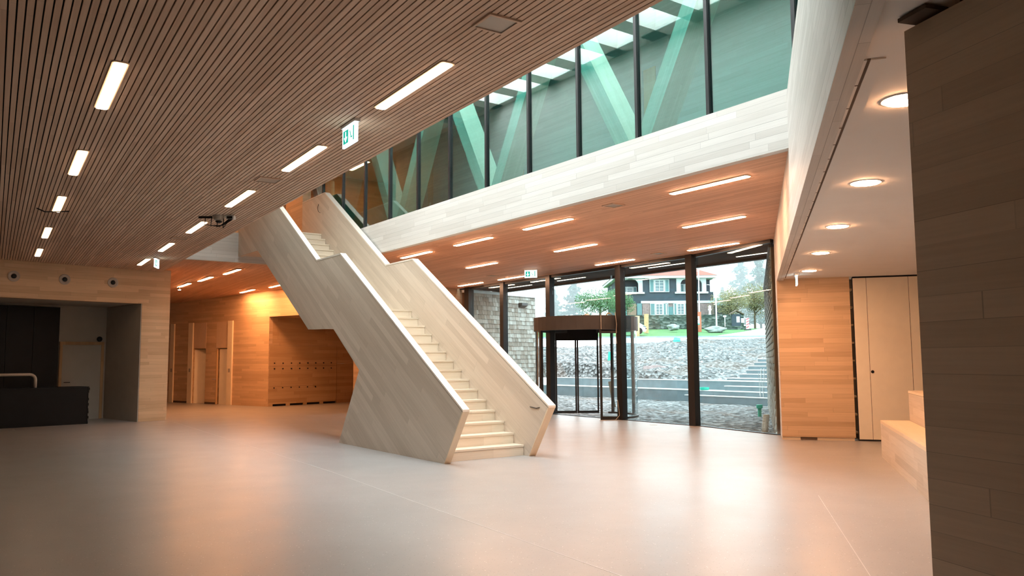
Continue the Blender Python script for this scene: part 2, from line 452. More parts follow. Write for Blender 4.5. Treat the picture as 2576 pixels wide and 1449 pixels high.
# foyer slatted ceiling under the gallery, out to the glazing
sl = []
FT = 9.42                                                    # distance from fascia to glazing
tF = (M4 - F0).dot(T)
sF = (M4 - F0).dot(S)
for i in range(int((tF - 0.08) / 0.045)):
    t = 0.125 + i * 0.045
    p0 = ga(0, t, HC)
    a = cross(p0, S, PP, R73)
    sl.append((Vector((a.x, a.y, HC)), ga(17.5, t, HC), 0.041, T))
e1 = cross(ga(0, 0), S, PP, R73); e2 = cross(ga(0, tF), S, PP, R73)
slat_ceiling('ceiling.001', 'warm-lit slatted timber ceiling of the foyer under the gallery', sl, HC, [e1 + T * 0.13, ga(17.5, 0.13), ga(17.5, tF), e2], 'slat_foyer', S)
# rear ceiling, falling slightly to the back wall
RA, RB, RC = Vector((-7.9, 18.0, 4.12)), Vector((-6.4, 19.05, 4.12)), Vector((-10, 28.49, 3.88))
rn = (RB - RA).cross(RC - RA)
rn = rn if rn.z > 0 else -rn
def rz(x, y): return RA.z - (rn.x * (x - RA.x) + rn.y * (y - RA.y)) / rn.z
mb = MB()
q = st(10.45, 0)
for i in range(200):
    t = -9.0 + i * 0.06
    if t > 2.3: break
    a, b = st(10.66, t), st(27, t)
    a.z, b.z = rz(a.x, a.y), rz(b.x, b.y)
    mb.box(a, b - a, T * 0.051, (0, 0, 0.025))
for i in range(110):
    t = 2.35 + i * 0.06
    a, b = st(12.72, t), st(27, t)
    a.z, b.z = rz(a.x, a.y), rz(b.x, b.y)
    mb.box(a, b - a, T * 0.051, (0, 0, 0.025))
rc = struct('ceiling.002', mb, 'slat_foyer', 'orange-lit slatted timber ceiling of the rear corridor', S)
a, b, c_, d_ = st(10.66, -9), st(10.66, 2.6), st(27, 2.6), st(27, -9)
for v_ in (a, b, c_, d_): v_.z = rz(v_.x, v_.y) + 0.03
MB().prism([a, b, c_, d_], (0, 0, 0.04)).build('ceiling_void', 'slat_back', rc)
a, b, c_, d_ = st(12.72, 2.6), st(12.72, 9), st(27, 9), st(27, 2.6)
for v_ in (a, b, c_, d_): v_.z = rz(v_.x, v_.y) + 0.03
MB().prism([a, b, c_, d_], (0, 0, 0.04)).build('ceiling_void', 'slat_back', rc)

# gallery slab, its fascia and the rear fascia
struct('wall_gallery', MB().box(ga(-0.02, 0, HC - 0.012), S * 14.6, T * 0.12, (0, 0, 0.69)), 'white_fir', 'whitened board fascia under the gallery glazing', S)
struct('floor.001', MB().box(ga(-4, 0.13, 4.45), S * 24.2, T * 3.2, (0, 0, 0.12)), 'grey_plaster', 'gallery floor slab', S)
struct('wall_rear_gallery', MB().box(st(10.52, -6.0, 4.07), T * 7.6, S * 0.14, (0, 0, 0.77)), 'white_fir', 'whitened board fascia at the head of the stair', T)
struct('floor.002', MB().box(st(10.66, -6, 4.55), T * 9.6, S * 9, (0, 0, 0.14)), 'grey_plaster', 'upper landing floor slab', T)
# slab edge and upper wall over the near ceiling
struct('wall_hall_upper', MB().box(CE - A * 15 + Z * 0.03, A * 27.5, AN * 0.15, (0, 0, 4.3)), 'white_fir', 'whitened board wall above the near ceiling edge', A)
# right fascia over the side room: top edge 4.5
fas = MB()
fas.box(PP - R73 * 21 + Z * 2.97, R73 * 14.55, RN * 0.12, (0, 0, 1.54))
fas.box(PP - R73 * 6.45 + Z * 2.97, R73 * 7.95, RN * 0.12, (0, 0, 0.98))
struct('wall_right', fas, 'white_fir', 'whitened board fascia above the side room', R73)
# side room: plaster soffit, panel wall, end wall and right boundary
sof = MB().prism([PP - R73 * 21 + RN * 0.12 + Z * 3.0, PP + RN * 0.12 + Z * 3.0, PP + RN * 4.6 + Z * 3.0, PP - R73 * 21 + RN * 9 + Z * 3.0], (0, 0, 0.12))
sof.box(PP + RN * 1.2 + Z * 3.0, RN * 4.8, R73 * 0.65, (0, 0, 0.12))
soffit = struct('ceiling.003', sof, 'white', 'smooth plaster ceiling of the side room')
pan = MB().box(PP + Z * 0.055, RN * 1.27, R73 * 0.12, (0, 0, 2.945))
panel = struct('wall_panel', pan, 'wall_fir', 'orange-lit board wall between glazing and cupboard', RN)
pl = MB().box(PP + R73 * 0.015, RN * 1.25, R73 * 0.09, (0, 0, 0.055)); pl.build('plinth', 'pale_fir', panel, RN)
MB().box(PP + R73 * 0.008 + RN * 0.32 + Z * 0.006, RN * 0.29, R73 * 0.02, (0, 0, 0.044)).build('plinth_gap', 'groove', panel, RN)
struct('wall_return', MB().box(PP - RN * 0.0 + R73 * 0.12, R73 * 1.35, RN * 0.10, (0, 0, 3.9)), 'white_fir', 'narrow board return beside the glazing', R73)
struct('wall_side', MB().box(PP + RN * 1.30 + R73 * 0.5, RN * 4.5, R73 * 0.12, (0, 0, 3.0)), 'white', 'plaster end wall of the side room')
struct('wall_side_right', MB().box(PP + RN * 4.6 - R73 * 20, R73 * 20.2, RN * 0.1, (0, 0, 3.0)), 'white', 'plaster wall on the far side of the side room')
# dark near wall at the right edge of the view
NW = Vector((1.764, 3.461, 0)); ND = dirv(-73.8); NP = dirv(16.2)
near = struct('wall_near', MB().box(NW, ND * 7.5, NP * 0.30, (0, 0, 2.955)), 'near_fir', 'dark board wall close to the viewer', ND)
MB().box(NW + ND * 0.25 + NP * 0.06 + Z * 2.955, ND * 7.2, NP * 0.1, (0, 0, 0.044)).build('shadow_gap', 'groove', near, ND)
MB().box(NW - NP * 0.06 + ND * 0.03 + Z * 2.975, ND * 0.16, NP * 0.12, (0, 0, 0.018)).build('bracket', 'groove', near, ND)

# left wall with niche
wl = MB()
wl.box(W0 - WD * 0.73, WD * 0.73, WN * 2.2, (0, 0, 3.95))
wl.box(W0 - WD * 14 + Z * 3.03, WD * 13.27, WN * 0.2, (0, 0, 0.92))
wl.box(W0 - WD * 14, WD * 5.0, WN * 0.2, (0, 0, 3.03))
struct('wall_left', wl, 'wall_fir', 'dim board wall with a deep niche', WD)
nb = W0 - WD * 0.73
struct('wall_niche_side', MB().box(nb - WD * 0.02 + WN * 0.012, WD * 0.019, WN * 2.19, (0, 0, 3.03)), 'grey_plaster', 'grey side of the dark niche')
struct('wall_niche_back', MB().box(W0 - WD * 12 + WN * 2.2, WD * 11.4, WN * 0.12, (0, 0, 3.9)), 'grey_plaster', 'grey back of the dark niche')
struct('ceiling.004', MB().box(W0 - WD * 12 + WN * 0.2 + Z * 3.04, WD * 11.25, WN * 2.0, (0, 0, 0.1)), 'grey_plaster', 'grey ceiling of the dark niche')
NB = nb + WN * 2.19
# door in the niche
d1 = struct('door_1', MB().box(NB - WD * 1.13 - WN * 0.03, WD * 0.98, WN * 0.03, (0, 0, 2.0)), 'grey_plaster', 'plain grey door in the dark niche')
fr = MB(); o_ = NB - WN * 0.05
fr.box(o_ - WD * 1.20, WD * 0.07, WN * 0.05, (0, 0, 2.08)); fr.box(o_ - WD * 0.15, WD * 0.07, WN * 0.05, (0, 0, 2.08)); fr.box(o_ - WD * 1.13 + Z * 2.0, WD * 0.98, WN * 0.05, (0, 0, 0.08))
fr.build('door_frame', 'locker_fir', d1, Z)
MB().tube([NB - WD * 1.06 - WN * 0.03 + Z * 1.0, NB - WD * 1.06 - WN * 0.085 + Z * 1.0, NB - WD * 0.93 - WN * 0.085 + Z * 1.0], 0.011, 8).build('door_handle', 'dark_metal', d1)
al = thing('alarm_sounder', NB - WD * 0.2 - WN * 0.04 + Z * 2.16, 'small round dark sounder above the niche door', 'alarm')
MB().lathe(NB - WD * 0.2 + Z * 2.16, [(0.07, 0.0), (0.07, 0.03), (0.05, 0.05), (0.02, 0.055)], 16, -WN).build('sounder_body', 'black', al, smooth=False)
blk = thing('folding_screen', NB - WD * 3.6, 'tall black screen in the niche behind the counter', 'screen')
for k in range(4):
    MB().box(NB - WD * (3.72 - 0.62 * k) - WN * 0.10, WD * 0.612, WN * 0.05, (0, 0, 2.98)).build('screen_panel', 'black', blk)
# tube of the black counter
cn = Vector((-10.61, 20.13, 0)); cdv = dirv(225.2); cdn = dirv(135.2)
ct = thing('reception_counter', cn, 'black foil-wrapped counter standing before the dark niche', 'counter')
cb = MB().box(cn, cdv * 4.2, cdn * 0.7, (0, 0, 0.90)); cb.build('counter_body', 'foil', ct)
wrap = MB()
for k in range(14):
    z0 = k * 0.064; j = random.uniform(0.0, 0.035)
    wrap.box(cn - cdv * j - cdn * 0.006 + Z * z0, cdv * (j + 0.02), cdn * 0.70, (0, 0, 0.063))
wrap.build('foil_edge', 'foil', ct)
MB().box(cn - cdn * 0.02 - cdv * 0.01 + Z * 0.901, cdv * 4.2, cdn * 0.74, (0, 0, 0.02)).build('counter_top', 'black', ct)
tb = []
te = cn + cdv * 1.16 + cdn * 0.12
for k in range(7):
    a = R(90 * k / 6); tb.append(te + cdv * (0.13 - 0.13 * math.cos(a)) + Z * (1.11 + 0.13 * math.sin(a)))
MB().tube([te + Z * 0.922] + tb + [te + cdv * 2.8 + Z * 1.24], 0.036, 12).build('bent_tube', 'tube', None, smooth=True)
tubeo = bpy.data.objects['bent_tube']; tag(tubeo, 'thick pale bent tube standing on the black counter', 'rail')
# round air outlets
for k, (u, lab) in enumerate(((-3.69, 'leftmost round air outlet high on the dim board wall'), (-2.60, 'middle round air outlet high on the dim board wall'), (-1.477, 'round air outlet nearest the wall corner, right of the other two'))):
    c0 = W0 + WD * u + Z * 3.53
    av = thing('air_outlet', c0, lab, 'air vent', 'round air outlets in the board wall')
    MB().lathe(c0, [(0.128, 0.0), (0.128, 0.012), (0.105, 0.018), (0.055, 0.006)], 28, -WN).build('outlet_ring', 'vent', av)
    MB().lathe(c0, [(0.055, 0.0), (0.055, 0.02), (0.035, 0.03)], 20, -WN).build('outlet_core', 'black', av)

# rear wall with pilasters, openings and locker alcove
LT = 3.04
def bw(u, d=0.0, z=0.0): return BW + B36 * u + B54 * d + Z * z
rw = MB()
rw.box(bw(-11), B36 * 6.56, B54 * 0.2, (0, 0, 4.0))
rw.box(bw(-4.44, 0, 2.01), B36 * 2.14, B54 * 0.2, (0, 0, 1.99))
rw.box(bw(-3.67), B36 * 0.66, B54 * 0.2, (0, 0, 2.01))
rw.box(bw(-2.30), B36 * 2.30, B54 * 0.2, (0, 0, 4.0))
rw.box(bw(0, 0, LT), B36 * 4.17, B54 * 0.2, (0, 0, 1.0))
rw.box(bw(4.17), B36 * 1.36, B54 * 0.2, (0, 0, 4.0))
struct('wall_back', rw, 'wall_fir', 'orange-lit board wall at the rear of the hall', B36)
ew = cross(BW, B36, Vector((-2.2, 26.3, 0)), B54)
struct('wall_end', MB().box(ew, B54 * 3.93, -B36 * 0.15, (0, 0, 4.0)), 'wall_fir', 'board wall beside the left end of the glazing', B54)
dk = MB(); dk.box(bw(-12, 1.9), B36 * 12, B54 * 0.1, (0, 0, 3.9))
struct('wall_corridor', dk, 'grey_plaster', 'wall behind the rear door openings')
for k, (u0, u1, lab) in enumerate(((-5.97, -5.72, 'pale tall pilaster beside the dim wall corner'), (-4.75, -4.47, 'pale tall pilaster left of the open rear doorway'), (-2.29, -2.02, 'pale tall pilaster right of the second rear doorway'))):
    pz = thing('pilaster', bw(u0, -0.05), lab, 'post', 'pale pilasters on the rear wall')
    MB().box(bw(u0, -0.05), B36 * (u1 - u0), B54 * 0.05, (0, 0, 2.98)).build('pilaster_board', 'pilaster', pz, Z)
    MB().box(bw(u0 + 0.09, -0.055, 1.15), B36 * 0.1, B54 * 0.005, (0, 0, 0.13)).build('switch_plate', 'vent', pz, Z)
# raised panels over the openings
wb = bpy.data.objects['wall_back']
for u, w_ in ((-4.45, 0.78), (-3.02, 0.72)):
    MB().box(bw(u, -0.006, 2.03), B36 * w_, B54 * 0.006, (0, 0, 0.93)).build('door_panel', 'overpanel', wb, Z)
d2 = struct('door_2', MB().box(bw(-4.42, 0.03), dirv(10) * 0.62, dirv(100) * 0.04, (0, 0, 1.99)), 'door_white', 'pale door standing ajar in the rear wall')
d3 = struct('door_3', MB().box(bw(-2.88, 0.05), B36 * 0.56, B54 * 0.04, (0, 0, 1.98)), 'door_white', 'pale door in the second rear opening')
MB().box(bw(-3.0, -0.01), B36 * 0.035, B54 * 0.06, (0, 0, 2.0)).build('door_frame', 'locker_fir', d3, Z)
MB().tube([bw(-2.97, -0.03, 0.9), bw(-2.97, -0.07, 0.9), bw(-3.1, -0.09, 0.9)], 0.015, 8).build('door_handle', 'vent', d3)
base = struct('baseboard_back', MB().box(bw(-5.7, -0.012, 0.0), B36 * 0.95, B54 * 0.01, (0, 0, 0.07)), 'groove', 'dark open joint at the foot of the rear wall', B36)
MB().box(bw(-3.66, -0.012), B36 * 0.64, B54 * 0.01, (0, 0, 0.07)).build('base_gap', 'groove', base, B36)
# locker alcove
LKD = dirv(50); LKN = dirv(140)
def lk(u, d=0.0, z=0.0): return BW + LKD * u + LKN * d + Z * z
lc = thing('locker_cabinet', lk(1.4), 'long brown timber locker front lining the rear alcove', 'lockers')
MB().box(lk(0.03, 0, 0.07), LKD * 2.82, LKN * 0.5, (0, 0, 2.0)).build('locker_front', 'locker_fir', lc, LKD)
for k in range(4):
    MB().box(lk(0.18 + 0.7 * k, 0.03), LKD * 0.545, LKN * 0.3, (0, 0, 0.07)).build('foot_gap', 'black', lc)
    MB().box(lk(0.03 + 0.7 * k, 0.0), LKD * 0.15, LKN * 0.3, (0, 0, 0.07)).build('foot', 'locker_fir', lc, LKD)
for z0 in (0.66, 1.36):
    MB().box(lk(0.03, -0.002, z0), LKD * 2.82, LKN * 0.004, (0, 0, 0.006)).build('joint_line', 'groove', lc)
for zz, n in ((1.46, 8), (1.27, 8), (0.62, 6)):
    for k in range(n):
        MB().lathe(lk(0.23 + 0.34 * k, 0, zz), [(0.022, 0), (0.022, 0.02), (0.012, 0.028)], 10, -LKN).build('lock', 'black', lc)
struct('wall_alcove', MB().box(lk(0.03, 0.01, 2.075), LKD * 4.2, LKN * 0.2, (0, 0, 1.0)), 'locker_fir', 'timber wall above the lockers', LKD)
struct('ceiling.005', MB().prism([bw(0, 0.05, LT), bw(4.3, 0.05, LT), bw(4.3, 5.5, LT), bw(-1.2, 5.5, LT)], (0, 0, 0.1)), 'locker_fir', 'low timber ceiling of the locker alcove', B36)
cab = thing('tall_cabinet', lk(2.87), 'dark brown tall cabinet at the far end of the lockers', 'cabinet')
MB().box(lk(2.87, 0.02), LKD * 0.75, LKN * 0.5, (0, 0, 1.424)).build('cabinet_lower', 'locker_fir', cab, LKD)
MB().box(lk(2.87, 0.02, 1.428), LKD * 0.75, LKN * 0.5, (0, 0, 0.646)).build('cabinet_upper', 'locker_fir', cab, LKD)
struct('wall_alcove_back', MB().box(lk(3.66, 0.6), LKN * -5.2, LKD * 0.1, (0, 0, 3.1)), 'wall_fir', 'timber back of the locker alcove', LKN)

# cupboard door and shelf gap beside the panel wall
d4 = struct('door_4', MB().box(PP + RN * 1.33 + R73 * 0.01 + Z * 0.03, RN * 1.18, R73 * 0.04, (0, 0, 2.94)), 'door_white', 'tall cream cupboard door behind the counter', Z)
for u in (1.555, 2.26):
    MB().box(PP + RN * u + R73 * 0.008 + Z * 0.03, RN * 0.006, R73 * 0.004, (0, 0, 2.94)).build('door_groove', 'groove', d4)
MB().lathe(PP + RN * 1.60 + R73 * 0.01 + Z * 1.25, [(0.028, 0), (0.028, 0.004), (0.02, 0.006)], 16, -R73).build('finger_hole', 'black', d4)
MB().box(PP + RN * 1.33 + R73 * 0.014, RN * 1.18, R73 * 0.03, (0, 0, 0.03)).build('toe_gap', 'black', d4)
MB().box(PP + RN * 1.33 + R73 * 0.014 + Z * 2.97, RN * 1.18, R73 * 0.03, (0, 0, 0.03)).build('head_gap', 'black', d4)
MB().box(PP + RN * 1.318 + R73 * 0.012 + Z * 0.0, RN * 0.012, R73 * 0.04, (0, 0, 2.99)).build('edge_strip', 'black', d4)
sh = thing('open_shelf', PP + RN * 1.28 + R73 * 0.13, 'narrow open shelf slot between board wall and cupboard door', 'shelf')
for k in range(9):
    MB().box(PP + RN * 1.272 + R73 * 0.13 + Z * (0.12 + 0.33 * k), RN * 0.06, R73 * 0.3, (0, 0, 0.03)).build('shelf_board', 'locker_fir', sh, RN)
MB().box(PP + RN * 1.2 + R73 * 0.45, RN * 0.3, R73 * 0.03, (0, 0, 2.99)).build('shelf_back', 'groove', sh)

# reception bench and counter at right
CB = Vector((5.60, 12.314, 0)); CDd = dirv(-108.3); CDn = dirv(-18.3)
bn = thing('timber_bench', CB, 'pale topped low timber bench step in front of the right counter', 'bench')
MB().box(CB, CDd * 6.0, CDn * 0.40, (0, 0, 0.51)).build('bench_front', 'stair_fir', bn, CDd)
MB().box(CB - CDn * 0.0 - CDd * 0.0 + Z * 0.511, CDd * 6.0, CDn * 0.40, (0, 0, 0.045)).build('bench_top', 'pale_fir', bn, CDd)
rcn = thing('timber_counter', CB + CDn * 0.41, 'tall timber counter rising behind the low bench at right', 'counter')
cc0 = CB + CDn * 0.41 - CDd * 0.02
MB().box(cc0, CDd * 6.0, CDn * 0.55, (0, 0, 0.965)).build('counter_front', 'stair_fir', rcn, CDd)
MB().box(cc0 - CDn * 0.004 + Z * 0.97, CDd * 6.0, CDn * 0.55, (0, 0, 0.035)).build('counter_top', 'pale_fir', rcn, CDd)
MB().box(cc0 + CDd * 0.25 + CDn * 0.16 + Z * 1.0055, CDd * 5.0, CDn * 0.3, (0, 0, 0.002)).build('counter_recess', 'groove', rcn, CDd)

# ------------------------------------------------------------------ staircase
RUN, RISE = 0.27, 0.168
stair = thing('staircase', st(0, 0.8), 'straight timber staircase with solid board balustrades rising to the gallery', 'staircase')
slope = (S * RUN + Z * RISE).normalized()
body = [(0, 0), (3.86, 0), (3.0, 1.35), (4.2, 2.13), (5.5, 2.16), (8.92, 4.19), (10.60, 4.23)]
def side(t0, t1, s_end, front):
    pts = body + [(10.60, 4.84)] if s_end > 10.3 else body[:-1] + [(s_end, 4.22)]
    top = [(s_end, 5.70), (8.56, 5.70), (5.10, 3.52), (3.90, 3.52), (-0.50, 0.78)]
    pp = body[:-1] + [(s_end, 4.22)] + top
    o = MB().prism([st(s, t0, z) for s, z in pp], T * (t1 - t0)).build('balustrade', 'stair_fir', stair, slope)
    return o
bl = side(0.0, 0.105, 10.58, 0); br = side(1.535, 1.665, 10.1, 0)
def cap(par, t0, t1, s_end):
    tp = [(-0.53, 0.79), (3.90, 3.535), (5.10, 3.535), (8.56, 5.715), (s_end, 5.715)]
    mb = MB()
    for (s0, z0), (s1, z1) in zip(tp[:-1], tp[1:]):
        mb.hexa([st(s0, t0 - 0.004, z0 - 0.012), st(s1, t0 - 0.004, z1 - 0.012), st(s1, t1 + 0.004, z1 - 0.012), st(s0, t1 + 0.004, z0 - 0.012),
                 st(s0, t0 - 0.004, z0 + 0.02), st(s1, t0 - 0.004, z1 + 0.02), st(s1, t1 + 0.004, z1 + 0.02), st(s0, t1 + 0.004, z0 + 0.02)])
    mb.build('handrail_cap', 'cap_fir', par, slope)
    # front edge board
    MB().hexa([st(-0.012, t0, 0.002), st(-0.002, t0, 0.002), st(-0.002, t1, 0.002), st(-0.012, t1, 0.002),
               st(-0.53, t0, 0.778), st(-0.50, t0, 0.778), st(-0.50, t1, 0.778), st(-0.53, t1, 0.778)]).build('end_board', 'pale_fir', par, Z)
cap(bl, 0.0, 0.105, 10.58); cap(br, 1.535, 1.665, 10.1)
S1 = 0.138; S2 = 5.51
def step(k, s, z, depth):
    MB().box(st(s, 0.107, z - RISE), S * 0.02, T * 1.426, (0, 0, RISE - 0.03)).build('riser', 'tread_fir', stair, T)
    MB().box(st(s - 0.012, 0.107, z - 0.03), S * (depth + 0.03), T * 1.426, (0, 0, 0.03)).build('tread', 'tread_fir', stair, T)
for k in range(1, 16):
    step(k, S1 + RUN * (k - 1), RISE * k, RUN if k < 15 else 0.2)
MB().box(st(S1 + RUN * 14 + 0.19, 0.107, 15 * RISE - 0.1), S * (S2 - S1 - RUN * 14 - 0.19), T * 1.426, (0, 0, 0.1)).build('landing', 'tread_fir', stair, T)
for k in range(16, 29):
    step(k, S2 + RUN * (k - 16), RISE * k, RUN if k < 28 else 0.2)
MB().box(st(S2 + RUN * 12 + 0.19, 0.107, 4.6), S * 1.6, T * 1.426, (0, 0, 0.1)).build('landing', 'tread_fir', stair, T)
un = MB()
for (s0, z0), (s1, z1) in zip(body[1:-1], body[2:]):
    un.hexa([st(s0, 0.108, z0 + 0.012), st(s1, 0.108, z1 + 0.012), st(s1, 1.532, z1 + 0.012), st(s0, 1.532, z0 + 0.012),
             st(s0, 0.108, z0 + 0.04), st(s1, 0.108, z1 + 0.04), st(s1, 1.532, z1 + 0.04), st(s0, 1.532, z0 + 0.04)])
un.build('underside', 'stair_fir', stair, T)
# loose cable ends on the stair walls
for pts, lab in (((st(-0.30, 1.533, 0.77), st(-0.22, 1.528, 0.755), st(-0.12, 1.529, 0.765), st(-0.05, 1.533, 0.77)), 'short dark cable end on the right balustrade near its foot'),
                 ((st(8.95, 1.533, 5.5), st(8.99, 1.52, 5.4), st(8.93, 1.52, 5.3), st(8.8, 1.52, 5.25)), 'short dark cable end on the right balustrade near its top'),
                 ((st(-0.33, 0.02, 0.55), st(-0.345, 0.06, 0.53), st(-0.335, 0.09, 0.50)), 'short dark cable end at the front of the left balustrade')):
    tag(MB().tube(pts, 0.006, 6).build('cable_end', 'black'), lab, 'cable')

# ------------------------------------------------------------------ gallery glazing and truss
w2 = struct('window_2', MB().box(ga(-3.2, 0.04, 4.565), S * 17.6, T * 0.06, (0, 0, 0.03)), 'dark_metal', 'green tinted glazing of the upper gallery')
GS = [-2.69 + 1.285 * k for k in range(14)]
mul = [-0.10 + 1.285 * k for k in range(-2, 12)]
for s in mul:
    MB().box(ga(s - 0.026, 0.02, 4.58), S * 0.052, T * 0.075, (0, 0, 3.2)).build('mullion', 'dark_metal', w2)
for a, b in zip(mul[:-1], mul[1:]):
    MB().box(ga(a + 0.026, 0.055, 4.59), S * (b - a - 0.052), T * 0.012, (0, 0, 3.2)).build('pane', 'glass_gallery', w2)
# V braces
br_ord = ['first', 'second', 'third', 'fourth']
NAMES = ('nearest the right fascia', 'second from the right', 'third from the right', 'last before the stair head')
for k in range(-1, 4):
    sb = 2.95 + 3.85 * k
    for sgn, ds, lab in ((1, 1.75, 'left'), (-1, -1.75, 'right')):
        p, q = ga(sb + sgn * 0.12, 0.62, 4.55), ga(sb + sgn * 0.16 + ds * 0.985, 0.62 , 7.68)
        o = MB().bar(p, q, T, 0.42, 0.26).build('timber_brace', 'brace_fir', None, (q - p))
        who = ('beyond the right fascia' if k < 0 else NAMES[k])
        tag(o, f'{lab} arm of the timber V brace behind gallery glass, {who}', 'timber brace', 'V braces of the gallery truss')
# gallery room
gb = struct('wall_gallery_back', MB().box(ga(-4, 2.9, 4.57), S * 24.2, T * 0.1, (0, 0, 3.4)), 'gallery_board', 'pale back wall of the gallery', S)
for s0, w_, lab in ((4.88, 0.31, 0), (9.1, 0.3, 0), (13.3, 0.3, 0)):
    MB().box(ga(s0, 2.885, 4.57), S * w_, T * 0.014, (0, 0, 2.42)).build('door_recess', 'locker_fir', gb, Z)
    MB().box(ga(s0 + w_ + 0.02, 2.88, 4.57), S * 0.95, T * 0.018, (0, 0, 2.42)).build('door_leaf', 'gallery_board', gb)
    MB().box(ga(s0 + 0.1, 2.87, 5.65), S * 0.09, T * 0.01, (0, 0, 0.16)).build('switch_plate', 'sheet', gb)
gc = MB()
gc.box(ga(-4, 0.02, 7.72), S * 24.4, T * 0.12, (0, 0, 0.45)); gc.box(ga(-4, 0.70, 7.72), S * 24.4, T * 2.25, (0, 0, 0.45))  # slot left open, out of view, for the added gallery fill lamp
for k in range(-2, 8):
    gc.box(ga(-3.9 + 2.0 * k + 4, 0.14, 7.72), S * 0.2, T * 0.56, (0, 0, 0.15))
struct('ceiling.006', gc, 'white_fir', 'gallery ceiling with an added unseen slot for the fill lamp', S)
# upper rooms at the stair head
struct('wall_upper_rear', MB().box(st(15.5, -7, 4.69), T * 12, S * 0.1, (0, 0, 3.4)), 'wall_fir', 'timber wall of the upper floor behind the stair head', T)
struct('wall_upper_side', MB().box(st(10.16, 1.56, 4.70), S * 1.3, T * 0.22, (0, 0, 2.9)), 'wall_fir', 'orange timber wall end beside the stair head', S)
struct('ceiling.007', MB().box(st(8.0, -7, 7.9), T * 11, S * 8, (0, 0, 0.12)), 'white', 'upper floor ceiling beyond the stair')
# roof over the stair hall with its opening
rf = MB()
rf.box(st(5.9, -2.0, 8.4), S * 27.4, T * 3.72, (0, 0, 0.2)); rf.box(st(-24, -2.0, 8.4), S * 16.7, T * 3.72, (0, 0, 0.2))
rf.box(st(-24, -26, 8.4), S * 60, T * 24, (0, 0, 0.2))
rf.box(st(-24, 1.72, 8.4), S * 15.2, T * 14, (0, 0, 0.2)); rf.box(st(11.0, 1.72, 8.4), S * 12, T * 3.4, (0, 0, 0.2)); rf.box(st(10.5, 1.72, 7.73), S * 6, T * 0.7, (0, 0, 0.3))
for k in range(-6, 9):
    rf.box(st(-2.2 + 1.1 * k + 0.5, -1.95, 7.95), S * 0.42, T * 3.6, (0, 0, 0.40))
rf.box(st(-8.4, -2.0, 7.95), S * 16.7, T * 0.45, (0, 0, 0.45))
struct('ceiling.008', rf, 'white', 'roof around the long roof light of the stair hall')
struct('wall_behind', MB().box((-18, -4.9, 0), (29, 0, 0), (0, -0.1, 0), (0, 0, 8.4)), 'wall_fir', 'board wall behind the viewer', (1, 0, 0))

ol = MB(); ol.box((-18, -4.9, 0), (-0.6, 16.2, 0), (-0.1, 0, 0), (0, 0, 8.4)); ol.box((-18.6, 11.3, 0), (-5, 26, 0), (-0.1, 0, 0), (0, 0, 8.4)); ol.box((-23.6, 37.3, 0), (20, 0, 0), (0, 0.1, 0), (0, 0, 8.4))
ol.box((-1.95, 27.35, 0), dirv(102) * 10.6, dirv(192) * 0.15, (0, 0, 8.4))
struct('wall_outer_left', ol, 'grey_plaster', 'outer wall on the far left')
orr = MB(); orr.box((11, -4.9, 0), (0.1, 0, 0), (0, 20.2, 0), (0, 0, 8.4)); orr.box(ga(-4.1, 0.15, 4.57), T * 3, S * 0.1, (0, 0, 3.9)); orr.box(PP + R73 * 0.0 + RN * 0.12 + Z * 3.12, RN * 6.2, R73 * 0.1, (0, 0, 5.3))
struct('wall_outer_right', orr, 'white', 'outer wall on the far right')
# ------------------------------------------------------------------ facade glazing
fac = struct('window_1', MB().box(fa(0, -0.05, -0.02), S * 9.75, T * 0.1, (0, 0, 0.035)), 'dark_metal', 'tall entrance glazing with dark mullions')
MB().box(FB + Z * -0.02, fa(0) - FB, T * 0.1, (0, 0, 0.035)).build('sill', 'dark_metal', fac)
ms = [0.0, 2.38, 5.29, 7.60]
for s in ms:
    MB().box(fa(s - 0.10, -0.09, 0.0), S * 0.19, T * 0.17, (0, 0, HC)).build('mullion', 'dark_metal', fac, Z)
MB().box(fa(9.48, -0.10, 0.0), S * 0.27, T * 0.2, (0, 0, HC)).build('mullion', 'dark_metal', fac, Z)
MB().box(fa(0, -0.05, HC - 0.07), S * 9.75, T * 0.1, (0, 0, 0.07)).build('head_rail', 'dark_metal', fac)
FB4 = FB + Z * (HC - 0.07)
MB().box(FB4, fa(0, 0, HC - 0.07) - FB4, T * 0.1, (0, 0, 0.07)).build('head_rail', 'dark_metal', fac)
def pane(p, q, z0, z1):
    MB().box(Vector(p) + Z * z0, Vector(q) - Vector(p), T * 0.014, (0, 0, z1 - z0)).build('pane', 'glass_facade', fac)
pane(FB, fa(-0.13), 0.015, HC - 0.07); pane(fa(0.09), fa(2.25), 0.015, HC - 0.07)
pane(fa(2.47), fa(5.16), 2.63, HC - 0.07)
pane(fa(5.38), fa(7.47), 0.015, HC - 0.07); pane(fa(7.69), fa(9.48), 0.015, HC - 0.07)
# canopy outside
cp = MB()
for i in range(26):
    t = 0.12 + i * 0.065
    cp.box(fa(-2.1, t, HC), S * 12.6, T * 0.05, (0, 0, 0.025))
canopy = struct('trim_1', cp, 'slat_back', 'dark slatted canopy soffit outside the glazing', S)
MB().box(fa(-2.6, 0.1, HC + 0.028), S * 13.2, T * 1.75, (0, 0, 0.25)).build('canopy_deck', 'black', canopy)
MB().box(fa(-2.2, 1.70, HC - 0.06), S * 13.0, T * 0.14, (0, 0, 0.32)).build('canopy_edge', 'brown_metal', canopy)

